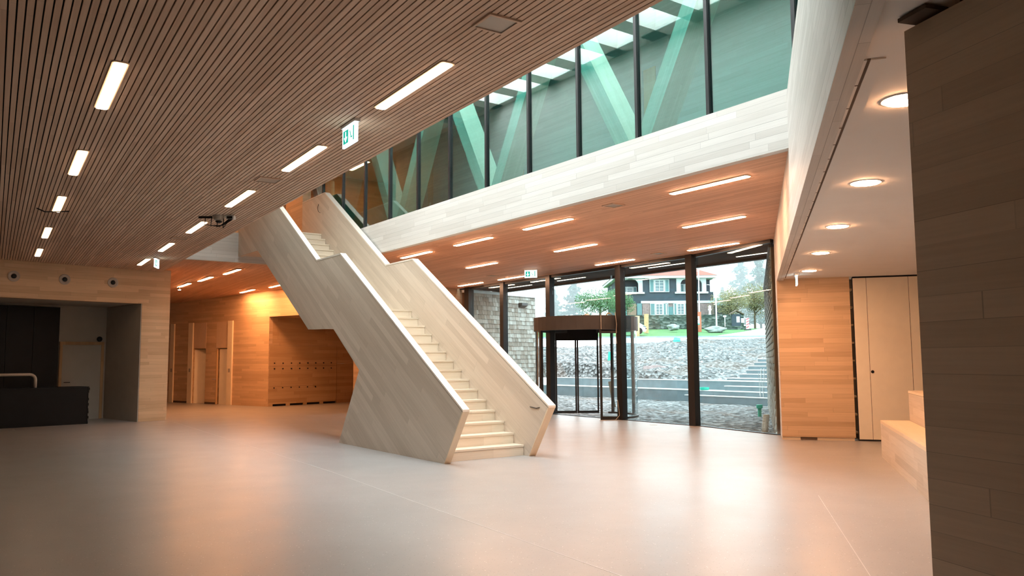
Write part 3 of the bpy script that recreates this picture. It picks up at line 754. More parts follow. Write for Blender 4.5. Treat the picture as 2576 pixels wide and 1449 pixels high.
# revolving door
DC = Vector((1.98, 21.60, 0)); DR = 1.40
rd = thing('revolving_door', DC, 'dark framed round revolving entrance door in the glazing', 'door')
MB().arc_wall(DC, DR - 0.10, DR, 2.27, 2.63, 0, 360, 48).build('drum_header', 'brown_metal', rd, smooth=False)
MB().arc_wall(DC, 0.05, DR - 0.10, 2.50, 2.60, 0, 360, 48).build('drum_roof', 'black', rd)
MB().arc_wall(DC, DR - 0.07, DR - 0.02, 0.0, 0.05, -60, 58, 24).build('base_ring', 'dark_metal', rd)
MB().arc_wall(DC, DR - 0.07, DR - 0.02, 0.0, 0.05, 122, 206, 24).build('base_ring', 'dark_metal', rd)
MB().arc_wall(DC, DR - 0.05, DR - 0.038, 0.05, 2.27, -50, 52, 24).build('curved_glass', 'glass_door', rd)
MB().arc_wall(DC, DR - 0.05, DR - 0.038, 0.05, 2.27, 128, 205, 24).build('curved_glass', 'glass_door', rd)
for a in (-50, 15, 52, 128, 165, 205):
    p = DC + dirv(a) * (DR - 0.045)
    MB().cbox(p + Z * 1.135, dirv(a) * 0.07, dirv(a + 90) * (0.10 if a in (205, 128) else 0.06), (0, 0, 2.27)).build('post', 'dark_metal', rd, Z)
# outer sliding leaves
oy = 22.86
MB().box((1.22, oy - 0.03, 2.06), (1.23, 0, 0), (0, 0.2, 0), (0, 0, 0.44)).build('valance', 'black', rd)
for x0, x1 in ((1.22, 1.825), (1.835, 2.45)):
    f_ = MB(); f_.box((x0, oy, 0.0), (0.045, 0, 0), (0, 0.05, 0), (0, 0, 2.06)); f_.box((x1 - 0.045, oy, 0.0), (0.045, 0, 0), (0, 0.05, 0), (0, 0, 2.06))
    f_.box((x0 + 0.045, oy, 0.0), (x1 - x0 - 0.09, 0, 0), (0, 0.05, 0), (0, 0, 0.07))
    lf = f_.build('sliding_leaf', 'dark_metal', rd)
    MB().box((x0 + 0.045, oy + 0.02, 0.07), (x1 - x0 - 0.09, 0, 0), (0, 0.012, 0), (0, 0, 1.99)).build('leaf_glass', 'glass_door', lf)
# inner right wing
wp = Vector((2.20, 20.22, 0)); wq = Vector((2.70, 20.22, 0))
wf = MB(); wf.box(wp, (0.055, 0, 0), (0, 0.07, 0), (0, 0, 2.27)); wf.box(wp + Vector((0.055, 0, 0)), (0.44, 0, 0), (0, 0.06, 0), (0, 0, 0.09)); wf.box(wp + Vector((0.055, 0, 2.17)), (0.44, 0, 0), (0, 0.06, 0), (0, 0, 0.06))
wing = wf.build('fixed_wing', 'dark_metal', rd)
MB().box(wp + Vector((0.055, 0.025, 0.09)), (0.44, 0, 0), (0, 0.012, 0), (0, 0, 2.08)).build('wing_glass', 'glass_door', wing)
MB().box((2.235, 20.185, 2.27), (0.012, 0, 0), (0, 0.02, 0), (0, 0, 0.36)).build('header_joint', 'tube', rd)
for p, q, nm, lab, mt in (((1.35, 20.95, 2.635), (0.22, 0.1, 0.03), 'junction_box', 'flat dark box lying on top of the revolving door', 'black'),
                      ((1.85, 20.75, 2.635), (0.20, 0.12, 0.075), 'plastic_sheet', 'crumpled white sheet lying on top of the revolving door', 'sheet'),
                      ((2.45, 20.9, 2.635), (0.18, 0.12, 0.09), 'cable_bundle', 'brown cable bundle lying on top of the revolving door', 'locker_fir')):
    o = MB()
    if nm == 'junction_box': o.box(p, (q[0], 0, 0), (0, q[1], 0), (0, 0, q[2]))
    elif nm == 'plastic_sheet':
        n = 9; g_ = [[Vector(p) + Vector((q[0] * i / (n - 1), q[1] * j / (n - 1), q[2] * math.sin(math.pi * i / (n - 1)) * math.sin(math.pi * (j + 0.2) / n) * random.uniform(0.7, 1.1) + 0.003)) for j in range(n)] for i in range(n)]
        for i in range(n - 1):
            for j in range(n - 1): o.face([g_[i][j], g_[i + 1][j], g_[i + 1][j + 1], g_[i][j + 1]])
    else:
        for k in range(5):
            o.tube([Vector(p) + Vector((q[0] * u / 8, q[1] * k / 5, 0.012 + q[2] * math.sin(math.pi * u / 8) * (0.6 + 0.1 * k))) for u in range(9)], 0.008, 6)
    tag(o.build(nm, mt), lab, nm.split('_')[1])
tag(MB().tube([(2.60, 20.18, 2.70), (2.63, 20.15, 2.4), (2.61, 20.14, 2.1), (2.63, 20.15, 1.9)], 0.005, 6).build('loose_cable', 'tube'), 'thin grey cable hanging beside the mullion at the revolving door', 'cable')
tag(MB().tube([(2.62, 20.14, 0.5), (2.66, 20.12, 0.12), (2.55, 20.05, 0.012), (2.30, 19.98, 0.01), (2.15, 20.02, 0.01)], 0.005, 6).build('floor_cable', 'tube'), 'thin grey cable curling on the floor at the glazing', 'cable')

# ------------------------------------------------------------------ ceiling lamps
def rounded(c, a, b, la, lb, r, n=5):
    pts = []
    for sx, sy, a0 in ((1, 1, 0), (-1, 1, 90), (-1, -1, 180), (1, -1, 270)):
        for k in range(n + 1):
            t_ = R(a0 + 90 * k / n)
            pts.append(Vector(c) + Vector(a) * (sx * (la / 2 - r) + r * math.cos(t_)) + Vector(b) * (sy * (lb / 2 - r) + r * math.sin(t_)))
    return pts
def strip_lamp(c, d, mat, label, group, length=1.36, width=0.098, nrm=None):
    c = Vector(c); d = Vector(d).normalized(); e = Z.cross(d).normalized()
    t_ = thing('ceiling_light', c, label, 'ceiling light', group)
    MB().prism(rounded(c - Z * 0.012, d, e, length + 0.03, width + 0.03, 0.03), (0, 0, 0.012)).build('lamp_housing', 'pale_fir', t_, d)
    MB().prism(rounded(c - Z * 0.020, d, e, length, width, 0.025), (0, 0, 0.0075)).build('diffuser', mat, t_, d)
ordn = ['first', 'second', 'third', 'fourth', 'fifth', 'sixth', 'seventh']
RL = [(-0.872, 6.822), (-2.465, 9.284), (-3.995, 11.57), (-5.605, 14.04), (-7.18, 16.45), (-8.76, 18.87)]
for i, (x, y) in enumerate(RL):
    strip_lamp((x, y, HC), A, 'lamp_hall', f'{ordn[i]} from the camera in the row of ceiling strips nearest the stair', 'strip lamps of the near slatted ceiling')
LL = [(-3.484, 6.766), (-5.20, 9.41), (-6.82, 11.88), (-8.535, 14.51), (-10.22, 17.12)]
for i, (x, y) in enumerate(LL):
    strip_lamp((x, y, HC), A, 'lamp_hall', f'{ordn[i]} from the camera in the leftmost row of ceiling strips', 'strip lamps of the near slatted ceiling')
rows = [('nearest the fascia', [(2.717, 10.868), (0.629, 13.95), (-0.783, 15.95), (-2.166, 17.91)]),
        ('second from the fascia', [(3.527, 13.845), (1.353, 16.95), (-0.768, 20.0)]),
        ('nearest the glazing', [(4.295, 16.94), (2.526, 19.54), (0.0, 23.11), (-1.31, 24.99)])]
for nm, L in rows:
    for i, (x, y) in enumerate(L):
        strip_lamp((x, y, HC), S, 'lamp_foyer', f'{ordn[i]} from the right in the foyer lamp row {nm}', 'strip lamps of the foyer ceiling')
rear = [((-7.32, 20.75), 'right end of the rear row behind the stair'), ((-8.72, 22.6), 'middle of the rear row left of the stair'), ((-10.1, 24.5), 'left end of the rear row left of the stair'),
        ((-8.9, 26.75), 'above the rear wall left of the stair underside'), ((-7.3, 24.75), 'half hidden behind the stair underside at the rear')]
for (x, y), lab in rear:
    k = (rz(x, y) - 1.5) / 2.4
    x, y = x * k, y * k
    strip_lamp((x, y, rz(x, y) - 0.002), S, 'lamp_rear', f'rear ceiling strip, {lab}', 'strip lamps of the rear ceiling', 1.45)
for i, (x, y) in enumerate([(5.65, 18.1), (3.95, 20.27), (1.75, 23.55), (0.25, 25.79)]):
    c = Vector((x, y, HC)); lab = ('rightmost', 'second from the right', 'third from the right', 'leftmost')[i]
    strip_lamp(c, S, 'lamp_out', f'thin outdoor canopy strip beyond the glazing, {lab}', 'strip lamps of the outside canopy', 1.3, 0.05)
c_up = Vector(st(11.6, 0.9, 7.89))  # added strips, out of view, to warm the wall at the stair head
strip_lamp(c_up, S, 'lamp_rear', 'added unseen strip of the upper floor above the stair head', 'added fill strips of the upper floor')
strip_lamp(st(13.6, -1.2, 7.89), S, 'lamp_rear', 'added unseen strip of the upper floor further behind the stair head', 'added fill strips of the upper floor')
# warm wall washer over the rear wall
sp = thing('wall_spotlight', (-10.7, 25.6, 3.9), 'small round spotlight at the rear ceiling near the wall corner', 'spotlight')
zz = rz(-10.7, 25.6)
MB().lathe((-10.7, 25.6, zz - 0.09), [(0.05, 0.0), (0.05, 0.09)], 14).build('spot_body', 'black', sp)
MB().lathe((-10.7, 25.6, zz - 0.10), [(0.045, 0.0), (0.045, 0.009)], 14).build('spot_lens', 'lamp_rear', sp)
wsp = bpy.data.lights.new('wall_washer', 'SPOT'); wsp.energy = 48; wsp.color = (1.0, 0.50, 0.20); wsp.spot_size = R(100); wsp.spot_blend = 0.9; wsp.shadow_soft_size = 0.05
wo = bpy.data.objects.new('wall_washer', wsp); col.objects.link(wo)
wpos = bw(-0.2, -0.75, 3.82); wo.location = wpos
wo.rotation_euler = (bw(-0.2, 0.05, 3.3) - wpos).to_track_quat('-Z', 'Y').to_euler()
# round downlights of the side room
DL = [(2.295, 4.541), (3.041, 6.747), (3.719, 9.016), (4.412, 11.316), (5.10, 13.62)]
dlab = ('half hidden by the dark near wall', 'largest one seen whole', 'third from the camera', 'fourth from the camera', 'last before the board wall')
for (x, y), lab in zip(DL, dlab):
    t_ = thing('downlight', (x, y, 3.0), f'round recessed downlight in the plaster ceiling, {lab}', 'downlight', 'downlights of the side room')
    MB().lathe((x, y, 2.994), [(0.125, 0.0), (0.125, 0.0055)], 32).build('trim_ring', 'white_metal', t_)
    MB().lathe((x, y, 2.988), [(0.108, 0.0), (0.108, 0.0055)], 32).build('lens', 'lamp_spot', t_)
# slot air diffuser
s0, s1 = Vector((1.80, 3.90, 2.999)), Vector((5.10, 14.85, 2.999)); sd = (s1 - s0)
sn = Vector((sd.y, -sd.x, 0)).normalized()
ld = thing('slot_diffuser', s0, 'long linear slot air diffuser in the plaster ceiling', 'air vent')
MB().box(s0 - sn * 0.10 - Z * 0.008, sd, sn * 0.095, (0, 0, 0.008)).build('diffuser_plate', 'white', ld)
MB().box(s0 + sn * 0.012 - Z * 0.008, sd, sn * 0.07, (0, 0, 0.008)).build('diffuser_plate', 'white', ld)
MB().box(s0 - sn * 0.005 - Z * 0.004, sd, sn * 0.017, (0, 0, 0.004)).build('slot', 'groove', ld)
for k in range(26):
    MB().box(s0 + sd * ((k + 0.9) / 27) - sn * 0.045 - Z * 0.0095, sn * 0.04, sd.normalized() * 0.012, (0, 0, 0.0014)).build('clip', 'groove', ld)

# ------------------------------------------------------------------ exit signs, vents, loose detector
def exit_sign(c, d, label, wdt=0.36, hgt=0.20, flip=1, text=True):
    c = Vector(c); d = Vector(d).normalized(); n = Vector((d.y, -d.x, 0)) * flip
    t_ = thing('exit_sign', c, label, 'exit sign', 'hanging exit signs')
    MB().box(c - d * (wdt / 2 + 0.01) - n * 0.03 - Z * 0.03, d * (wdt + 0.02), n * 0.06, (0, 0, 0.03)).build('sign_mount', 'white_metal', t_)
    MB().box(c - d * (wdt / 2) - n * 0.012 - Z * (0.03 + hgt), d * wdt, n * 0.024, (0, 0, hgt)).build('sign_panel', 'signwhite', t_)
    for sg in (1, -1):
        o = c + n * (0.0125 * sg)
        k = n * 0.002 * sg
        gx = d * 1.0
        def P(u, v): return o + gx * (u * wdt) - Z * (0.03 + v * hgt)
        MB().prism([P(-0.42, 0.16), P(-0.42, 0.84), P(-0.06, 0.84), P(-0.06, 0.16)], k).build('green_field', 'signgreen', t_)
        MB().prism([P(-0.27, 0.24), P(-0.27, 0.52), P(-0.36, 0.52), P(-0.24, 0.78), P(-0.12, 0.52), P(-0.21, 0.52), P(-0.21, 0.24)], k * 1.6).build('arrow', 'signwhite', t_)
        MB().prism([P(0.30, 0.12), P(0.30, 0.86), P(0.37, 0.86), P(0.37, 0.12)], k).build('door_mark', 'signgreen', t_)
        MB().prism([P(0.05, 0.30), P(0.09, 0.28), P(0.17, 0.62), P(0.24, 0.60), P(0.24, 0.66), P(0.14, 0.70)], k).build('figure_mark', 'signgreen', t_)
exit_sign((-1.62, 7.88, HC), A * -1, 'white and green illuminated exit sign nearest the camera on the slatted ceiling')
exit_sign((-8.15, 18.2, HC), dirv(100), 'small exit sign far off on the slatted ceiling before the dim wall')
exit_sign((0.50, 20.98, HC), dirv(-14), 'small white and green exit sign under the foyer ceiling near the glazing', 0.33, 0.20)
exit_sign((5.085, 14.21, 3.0), R73, 'white exit sign seen edge-on under the plaster ceiling', 0.30, 0.17)
VL = [((-0.10, 5.51), A, 0.26, 0.26, 'square grey ceiling vent in the top of the slatted ceiling'), ((-3.209, 10.381), A, 0.3, 0.3, 'square ceiling vent beside the second strip of the stair row'), ((-6.421, 15.301), A, 0.3, 0.3, 'faint square ceiling vent far along the slatted ceiling'),
      ((1.589, 12.286), S, 0.26, 0.26, 'small square vent between the two nearest foyer lamps'), ((3.333, 17.984), S, 0.26, 0.26, 'small square vent in the foyer ceiling near the mullion'), ((-0.55, 22.5), S, 0.26, 0.26, 'faint square vent between the last foyer lamps')]
for (x, y), d, a_, b_, lab in VL:
    e = Z.cross(d)
    t_ = thing('ceiling_vent', (x, y, HC), lab, 'ceiling vent', 'square ceiling vents')
    c = Vector((x, y, HC))
    fr_ = MB()
    for sx in (-1, 1):
        fr_.cbox(c + d * (sx * (a_ / 2 - 0.01)) - Z * 0.008, d * 0.02, e * b_, (0, 0, 0.014)); fr_.cbox(c + e * (sx * (b_ / 2 - 0.01)) - Z * 0.008, d * (a_ - 0.04), e * 0.02, (0, 0, 0.014))
    fr_.build('vent_frame', 'slat_fir', t_, d)
    MB().cbox(c - Z * 0.004, d * (a_ - 0.04), e * (b_ - 0.04), (0, 0, 0.006)).build('vent_plate', 'vent', t_)
# unfinished ceiling camera with cables
cc = Vector((-4.80, 12.95, HC))
cm = thing('ceiling_camera', cc, 'half mounted white dome camera with dangling cables on the slatted ceiling', 'camera')
MB().lathe(cc - Z * 0.09, [(0.04, 0.0), (0.085, 0.025), (0.105, 0.09)], 20).build('dome_housing', 'vent', cm)
MB().lathe(cc - Z * 0.125, [(0.02, 0.0), (0.05, 0.015), (0.055, 0.03)], 16).build('dome_lens', 'black', cm)
MB().cbox(cc + A * 0.0 + Vector((0.20, -0.02, -0.04)), (0.13, 0, 0), (0, 0.1, 0), (0, 0, 0.06)).build('junction_box', 'white_metal', cm)
MB().cbox(cc + Vector((0.20, -0.075, -0.045)), (0.09, 0, 0), (0, 0.008, 0), (0, 0, 0.04)).build('box_socket', 'black', cm)
MB().cbox(cc + Vector((-0.24, 0.05, -0.02)), (0.22, 0, 0), (0, 0.035, 0), (0, 0, 0.03)).build('bracket', 'black', cm)
for k in range(4):
    MB().tube([cc + Vector((-0.22 + 0.1 * k, 0, -0.02)), cc + Vector((-0.2 + 0.1 * k, -0.08, -0.16 - 0.02 * k)), cc + Vector((0.05 + 0.04 * k, -0.1, -0.2 + 0.02 * k)), cc + Vector((0.2 + 0.02 * k, -0.04, -0.05))], 0.007, 6).build('cable', 'black', cm)
tag(MB().tube([(-7.35, 12.2, HC - 0.002), (-7.25, 12.25, HC - 0.05), (-7.1, 12.35, HC - 0.03), (-6.98, 12.45, HC - 0.01)], 0.009, 6).build('ceiling_cable', 'black'), 'loose dark cable hanging between two strips of the leftmost lamp row', 'cable')
tag(MB().lathe((-0.0 + fa(0.75, -0.55).x, fa(0.75, -0.55).y, 0.0), [(0.09, 0.0005), (0.09, 0.003)], 20).build('floor_outlet', 'vent'), 'small round floor outlet in front of the glazing', 'floor outlet')

# ------------------------------------------------------------------ outside: shingle walls
def shingle_wall(name, p, d, length, h, out, label, z0=-0.1):
    mb = MB(); d = Vector(d); out = Vector(out); row = 0.15
    for r_ in range(int((h - z0) / row) + 1):
        x = -random.uniform(0, 0.12)
        zb = z0 + r_ * row; zt = min(zb + row * 1.05, h)
        while x < length:
            wv = random.uniform(0.09, 0.19); a = max(x, 0); b = min(x + wv - 0.006, length)
            jz = random.uniform(-0.008, 0.008); k = random.uniform(0.026, 0.036)
            if b - a > 0.02 and zt - zb > 0.03:
                mb.hexa([p + d * a + Z * (zb + jz), p + d * b + Z * (zb + jz), p + d * b + out * k + Z * (zb + jz), p + d * a + out * k + Z * (zb + jz),
                         p + d * a + Z * zt, p + d * b + Z * zt, p + d * b + out * 0.008 + Z * zt, p + d * a + out * 0.008 + Z * zt])
            x += wv
    o = struct(name, mb, 'shingle', label, d)
    MB().box(p - out * 0.2 + Z * z0, d * length, out * 0.2, (0, 0, h - z0)).build('wall_core', 'groove', o)
    return o
lw0 = fa(9.85, 0.05); lwd = dirv(48.8); lwo = dirv(-41.2)
swl = shingle_wall('wall_shingle_left', lw0, lwd, 3.55, 3.76, lwo, 'weathered shingle wing outside, left of the entrance')
MB().box(lw0 - lwo * 0.22 + Z * 3.76, lwd * 3.6, lwo * 0.28, (0, 0, 0.09)).build('coping', 'sheet', swl)
lb = lw0 + lwd * 2.6 + Z * 3.36
wlm = thing('wall_lamp', lb, 'small wedge-shaped lamp high on the left shingle wall', 'wall lamp')
MB().hexa([lb + lwo * 0.03, lb + lwd * 0.32 + lwo * 0.03, lb + lwd * 0.32 + lwo * 0.2 + Z * 0.08, lb + lwo * 0.2 + Z * 0.08,
           lb + lwo * 0.03 + Z * 0.17, lb + lwd * 0.32 + lwo * 0.03 + Z * 0.17, lb + lwd * 0.32 + lwo * 0.2 + Z * 0.17, lb + lwo * 0.2 + Z * 0.17]).build('lamp_body', 'brown_metal', wlm)
rw0 = Vector((5.23, 15.98, 0)); rwd = dirv(73.2); rwo = dirv(163.2)
swr = shingle_wall('wall_shingle_right', rw0 + rwd * 0.15, rwd, 11.1, 3.76, rwo, 'weathered shingle wing outside, right of the entrance')
MB().box(rw0 + rwd * 0.15 - rwo * 0.25 + Z * 3.76, rwd * 11.15, rwo * 0.30, (0, 0, 0.06)).build('coping', 'brown_metal', swr)

# ------------------------------------------------------------------ outside: ground
def hgt(x, y):
    p = Vector((x, y, 0)) - M4; t = p.dot(T); s = p.dot(S)
    if t < 10: z = -0.10 + 0.04 * math.sin(1.3 * x) * math.cos(0.9 * y)
    if t >= 10:
        pass
    d = y
    if t > 9.9:
        k = min(1, max(0, (d - 30) / 40)); z = 0.55 + (3.45 - 0.55) * (k ** 0.9)
        z += 0.22 * math.sin(x * 0.55 + d * 0.21) * math.sin(d * 0.33) * (1 - abs(2 * k - 1)) + 0.10 * math.sin(1.7 * x + 0.9 * d) * (1 - k)
        if d > 70: z = 3.45 + (d - 70) * 0.062
        if d > 88: z = 4.56
    return z
gm = MB()
nx = 60
ys = [0.6 * i for i in range(0, 60)]
tt = [0.10, 1.5, 3, 5, 7, 9.0, 9.25]
sgrid = [-12 + 0.6 * i for i in range(56)]
for a, b in zip(tt[:-1], tt[1:]):
    for c, d in zip(sgrid[:-1], sgrid[1:]):
        q = []
        for s, t in ((c, a), (d, a), (d, b), (c, b)):
            p = fa(s, t); z = -0.10 + 0.035 * math.sin(2.1 * s + t) * math.sin(1.7 * t + s * 0.6)
            if t < 0.5: z = -0.05
            q.append(Vector((p.x, p.y, z)))
        gm.face(q)
gr = gm.build('gravel_strip', 'gravel'); tag(gr, 'loose gravel ground between the glazing and the concrete tiers', 'gravel', None, 'stuff')
mm = MB(); N1, N2 = 110, 70
grid = []
rnd = random.Random(3)
for i in range(N1):
    rowp = []
    s = -32 + 62 * i / (N1 - 1)
    for j in range(N2):
        tl = 9.95 + 55 * (j / (N2 - 1)) ** 1.25
        p = fa(s, tl)
        z = hgt(p.x, max(p.y, 30.2))
        if p.y > 70: z = 3.45
        z += rnd.uniform(-0.06, 0.10) * (1 if p.y < 69 else 0.2)
        if j == 0: z = min(z, 0.66)
        if s < 7.3 and tl < 12.4: z = min(z, 0.15)
        rowp.append(Vector((p.x, p.y, z)))
    grid.append(rowp)
def sub(gridp, cond):
    mb = MB()
    for i in range(len(gridp) - 1):
        for j in range(len(gridp[0]) - 1):
            q = [gridp[i][j], gridp[i + 1][j], gridp[i + 1][j + 1], gridp[i][j + 1]]
            c = sum(q, Vector()) / 4
            if cond(c): mb.face(q)
    return mb
tag(sub(grid, lambda c: c.y < 70.5 and -30 < c.x < 40).build('rubble_slope', 'gravel', smooth=True), 'rubble strewn slope rising behind the concrete tiers', 'rubble', None, 'stuff')
lawn = MB().face([(-60, 70, 3.46), (60, 70, 3.46), (75, 88, 4.80), (-75, 88, 4.80)]).face([(-75, 88, 4.80), (75, 88, 4.80), (150, 195, 8.9), (-150, 195, 8.9)])
tag(lawn.build('lawn', 'grass'), 'green lawn strip below the stone wall', 'lawn', None, 'structure')
tag(MB().box((-40, 70.1, 3.38), (90, -1.0, 0), (0, 0.25, 0), (0, 0, 0.13)).build('road_kerb', 'concrete'), 'grey kerb along the lawn edge', 'kerb', None, 'structure')
def pxp(px, py, D):                                           # direction table used only to lay out the far plot
    v = F + X * ((px - 1288) / 2010) - U * ((py - 724.5) / 2010)
    return Vector((0, 0, 1.5)) + v * (D / v.y)
tag(MB().prism([(17.9, 70.3, 3.50), (40, 70.3, 3.50), (46, 88, 4.82), (27.5, 88, 4.82), (23.4, 80, 4.22)], (0, 0, 0.02)).build('gravel_path', 'path'), 'pale path running up beside the lawn', 'path', None, 'structure')

# concrete tiers and steps
RE = 3.0
def tier(t0, z0, z1, sl_, label, name='concrete_tier', depth=0.62, grp='concrete sitting tiers and steps'):
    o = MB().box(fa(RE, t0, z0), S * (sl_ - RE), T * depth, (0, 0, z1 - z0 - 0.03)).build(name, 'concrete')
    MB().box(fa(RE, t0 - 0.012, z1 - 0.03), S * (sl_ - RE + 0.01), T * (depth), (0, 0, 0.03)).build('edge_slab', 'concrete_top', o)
    tag(o, label, 'step', grp)
tier(9.18, -0.12, 0.35, 18, 'lower long concrete sitting tier outside')
tier(9.78, -0.12, 0.70, 18, 'upper long concrete sitting tier outside')
tier(8.88, -0.12, 0.175, 8.5, 'lowest concrete step in front of the sitting tiers', 'concrete_step', 0.29)
tier(9.48, 0.352, 0.525, 7.1, 'concrete step between the two sitting tiers', 'concrete_step', 0.29)
stp = [(10.2, 0.79, 7.75, 'first'), (10.52, 0.94, 7.4, 'second'), (10.84, 1.09, 7.33, 'third'), (11.16, 1.24, 7.5, 'fourth'), (11.48, 1.38, 7.46, 'fifth'), (11.8, 1.51, 7.54, 'topmost')]
for t0, z1, s_, nm in stp:
    tier(t0 + 0.2, 0.2, z1, s_, f'{nm} concrete step above the sitting tiers at the right wing', 'concrete_step', 0.31)

# small things on the plot
gp = Vector((8.22, 31.4, 0.35))
gp = fa(7.9, 9.30, 0.352)
tag(MB().lathe(gp, [(0.15, 0.0), (0.175, 0.02), (0.175, 0.10), (0.135, 0.10), (0.125, 0.03)], 24).build('pipe_collar', 'green', smooth=False), 'turquoise ring-shaped pipe collar lying on the lower tier', 'pipe')
tag(MB().prism([(11.75, 58.5, 2.78), (12.25, 58.4, 2.78), (12.35, 58.8, 2.96), (11.9, 58.9, 3.0)], (0, 0, 0.10)).build('plastic_cover', 'green'), 'turquoise plastic cover lying on the rubble slope', 'cover')
tag(MB().prism([(4.75, 40, 1.45), (5.0, 39.9, 1.5), (5.05, 39.95, 1.85), (4.8, 40.05, 1.9)], (0, 0.05, 0.02)).build('plastic_scrap', 'green'), 'turquoise scrap seen through the revolving door wing', 'scrap')
tag(MB().bar((3.43, 27.2, -0.12), (3.30, 27.4, 0.76), (1, 0, 0), 0.09, 0.06).build('wooden_stake', 'bark'), 'dark stake leaning in the gravel behind the revolving door', 'stake')
tag(MB().prism([pxp(1650, 931, 36) + Vector(v) for v in ((-.6, 0, -.15), (.5, 0, -.1), (.62, .3, .05), (.2, .4, .17), (-.5, .3, .12))], (0, 0.1, 0.06)).build('reddish_rock', 'house_stone'), 'flat reddish rock on the rubble slope', 'rock')
ppb = Vector((5.48, 17.05, -0.08))
pts = [ppb + Vector((0.03 * k, 0.02 * k, 0.036 * k)) for k in range(12)]
dp = MB()
for k in range(24):
    c = ppb + Vector((-0.16, 0.05, 0)) + Vector((0.004 * k, 0.006 * k, 0.0165 * k)); r = 0.075 if k % 2 == 0 else 0.06
    dp.lathe(c, [(r, 0), (r, 0.0165)], 14)
tag(dp.build('drain_pipe', 'vent'), 'ribbed grey drain pipe stub at the foot of the right shingle wall', 'pipe')
cu = Vector((6.85, 22.4, -0.1))
tag(MB().lathe(cu, [(0.05, 0), (0.05, 0.22), (0.085, 0.24), (0.085, 0.33), (0.06, 0.33)], 18).build('pipe_stub', 'green'), 'turquoise pipe stub standing beside the right shingle wall', 'pipe')
for k, (dx, lab) in enumerate(((0, 'coiled white cable hanging low on the right shingle wall'),)):
    cw = rw0 + rwd * 9.4 + rwo * 0.1 + Z * 0.75
    tag(MB().tube([cw + rwd * (0.35 * math.cos(a * 0.7)) + Z * (0.45 * math.sin(a * 0.7)) + rwo * (0.01 * a) for a in range(20)], 0.007, 6).build('cable_coil', 'white_metal'), lab, 'cable')

# stone wall and house
def zz_(py, D): return pxp(1700, py, D).z
WZ0, WZ1 = zz_(838, 88) - 0.3, zz_(792, 88)
tag(MB().box((5, 88, WZ0), (20.5, 0, 0), (0, 1.0, 0), (0, 0, WZ1 - WZ0)).build('stone_wall', 'drystone'), 'mossy rubble stone wall in front of the house', 'wall', None, 'structure')
HD = 97.0
def hx(px): return pxp(px, 750, HD).x
def hz(py): return pxp(1680, py, HD).z
hs = thing('house', (hx(1680), HD, hz(795)), 'dark slate-blue two-storey house with red roof behind the stone wall', 'house')
yb = HD
body_ = MB(); body_.box((hx(1556), yb, hz(835)), (hx(1795) - hx(1556), 0, 0), (0, 11, 0), (0, 0, hz(735) - hz(835)))
body_.box((hx(1617), yb, hz(735)), (hx(1702) - hx(1617), 0, 0), (0, 11, 0), (0, 0, hz(698) - hz(735)))
body_.box((hx(1556), yb + 1.6, hz(735)), (hx(1795) - hx(1556), 0, 0), (0, 9.4, 0), (0, 0, hz(698) - hz(735)))
hb = body_.build('house_walls', 'slate', hs)
MB().box((hx(1615), yb - 0.12, hz(830)), (hx(1795) - hx(1615), 0, 0), (0, 0.12, 0), (0, 0, hz(762) - hz(830))).build('stone_base', 'house_stone', hs)
MB().box((hx(1612), yb - 0.18, hz(763)), (hx(1798) - hx(1612), 0, 0), (0, 0.2, 0), (0, 0, hz(757) - hz(763))).build('string_course', 'house_white', hs)
MB().box((hx(1545), yb - 0.9, hz(701)), (hx(1800) - hx(1545), 0, 0), (0, 13, 0), (0, 0, hz(695) - hz(701))).build('eaves', 'house_white', hs)
zr0, zr1 = hz(695), hz(640)
rx0, rx1 = hx(1543), hx(1802)
rfm = MB(); p_ = [Vector((rx0, yb - 1, zr0)), Vector((rx1, yb - 1, zr0)), Vector((rx1, yb + 12.5, zr0)), Vector((rx0, yb + 12.5, zr0)), Vector((rx0 + 5, yb + 5.7, zr1)), Vector((rx1 - 5, yb + 5.7, zr1))]
i0 = len(rfm.v); rfm.v += p_; rfm.f += [(0, 1, 5, 4), (1, 2, 5), (2, 3, 4, 5), (3, 0, 4), (3, 2, 1, 0)]
rfm.build('house_roof', 'roof_red', hs)
def frame_rect(mb, x0, x1, z0, z1, y, w_, dpt=0.1):
    mb.box((x0, y, z0), (w_, 0, 0), (0, dpt, 0), (0, 0, z1 - z0)); mb.box((x1 - w_, y, z0), (w_, 0, 0), (0, dpt, 0), (0, 0, z1 - z0))
    mb.box((x0 + w_, y, z0), (x1 - x0 - 2 * w_, 0, 0), (0, dpt, 0), (0, 0, w_)); mb.box((x0 + w_, y, z1 - w_), (x1 - x0 - 2 * w_, 0, 0), (0, dpt, 0), (0, 0, w_))
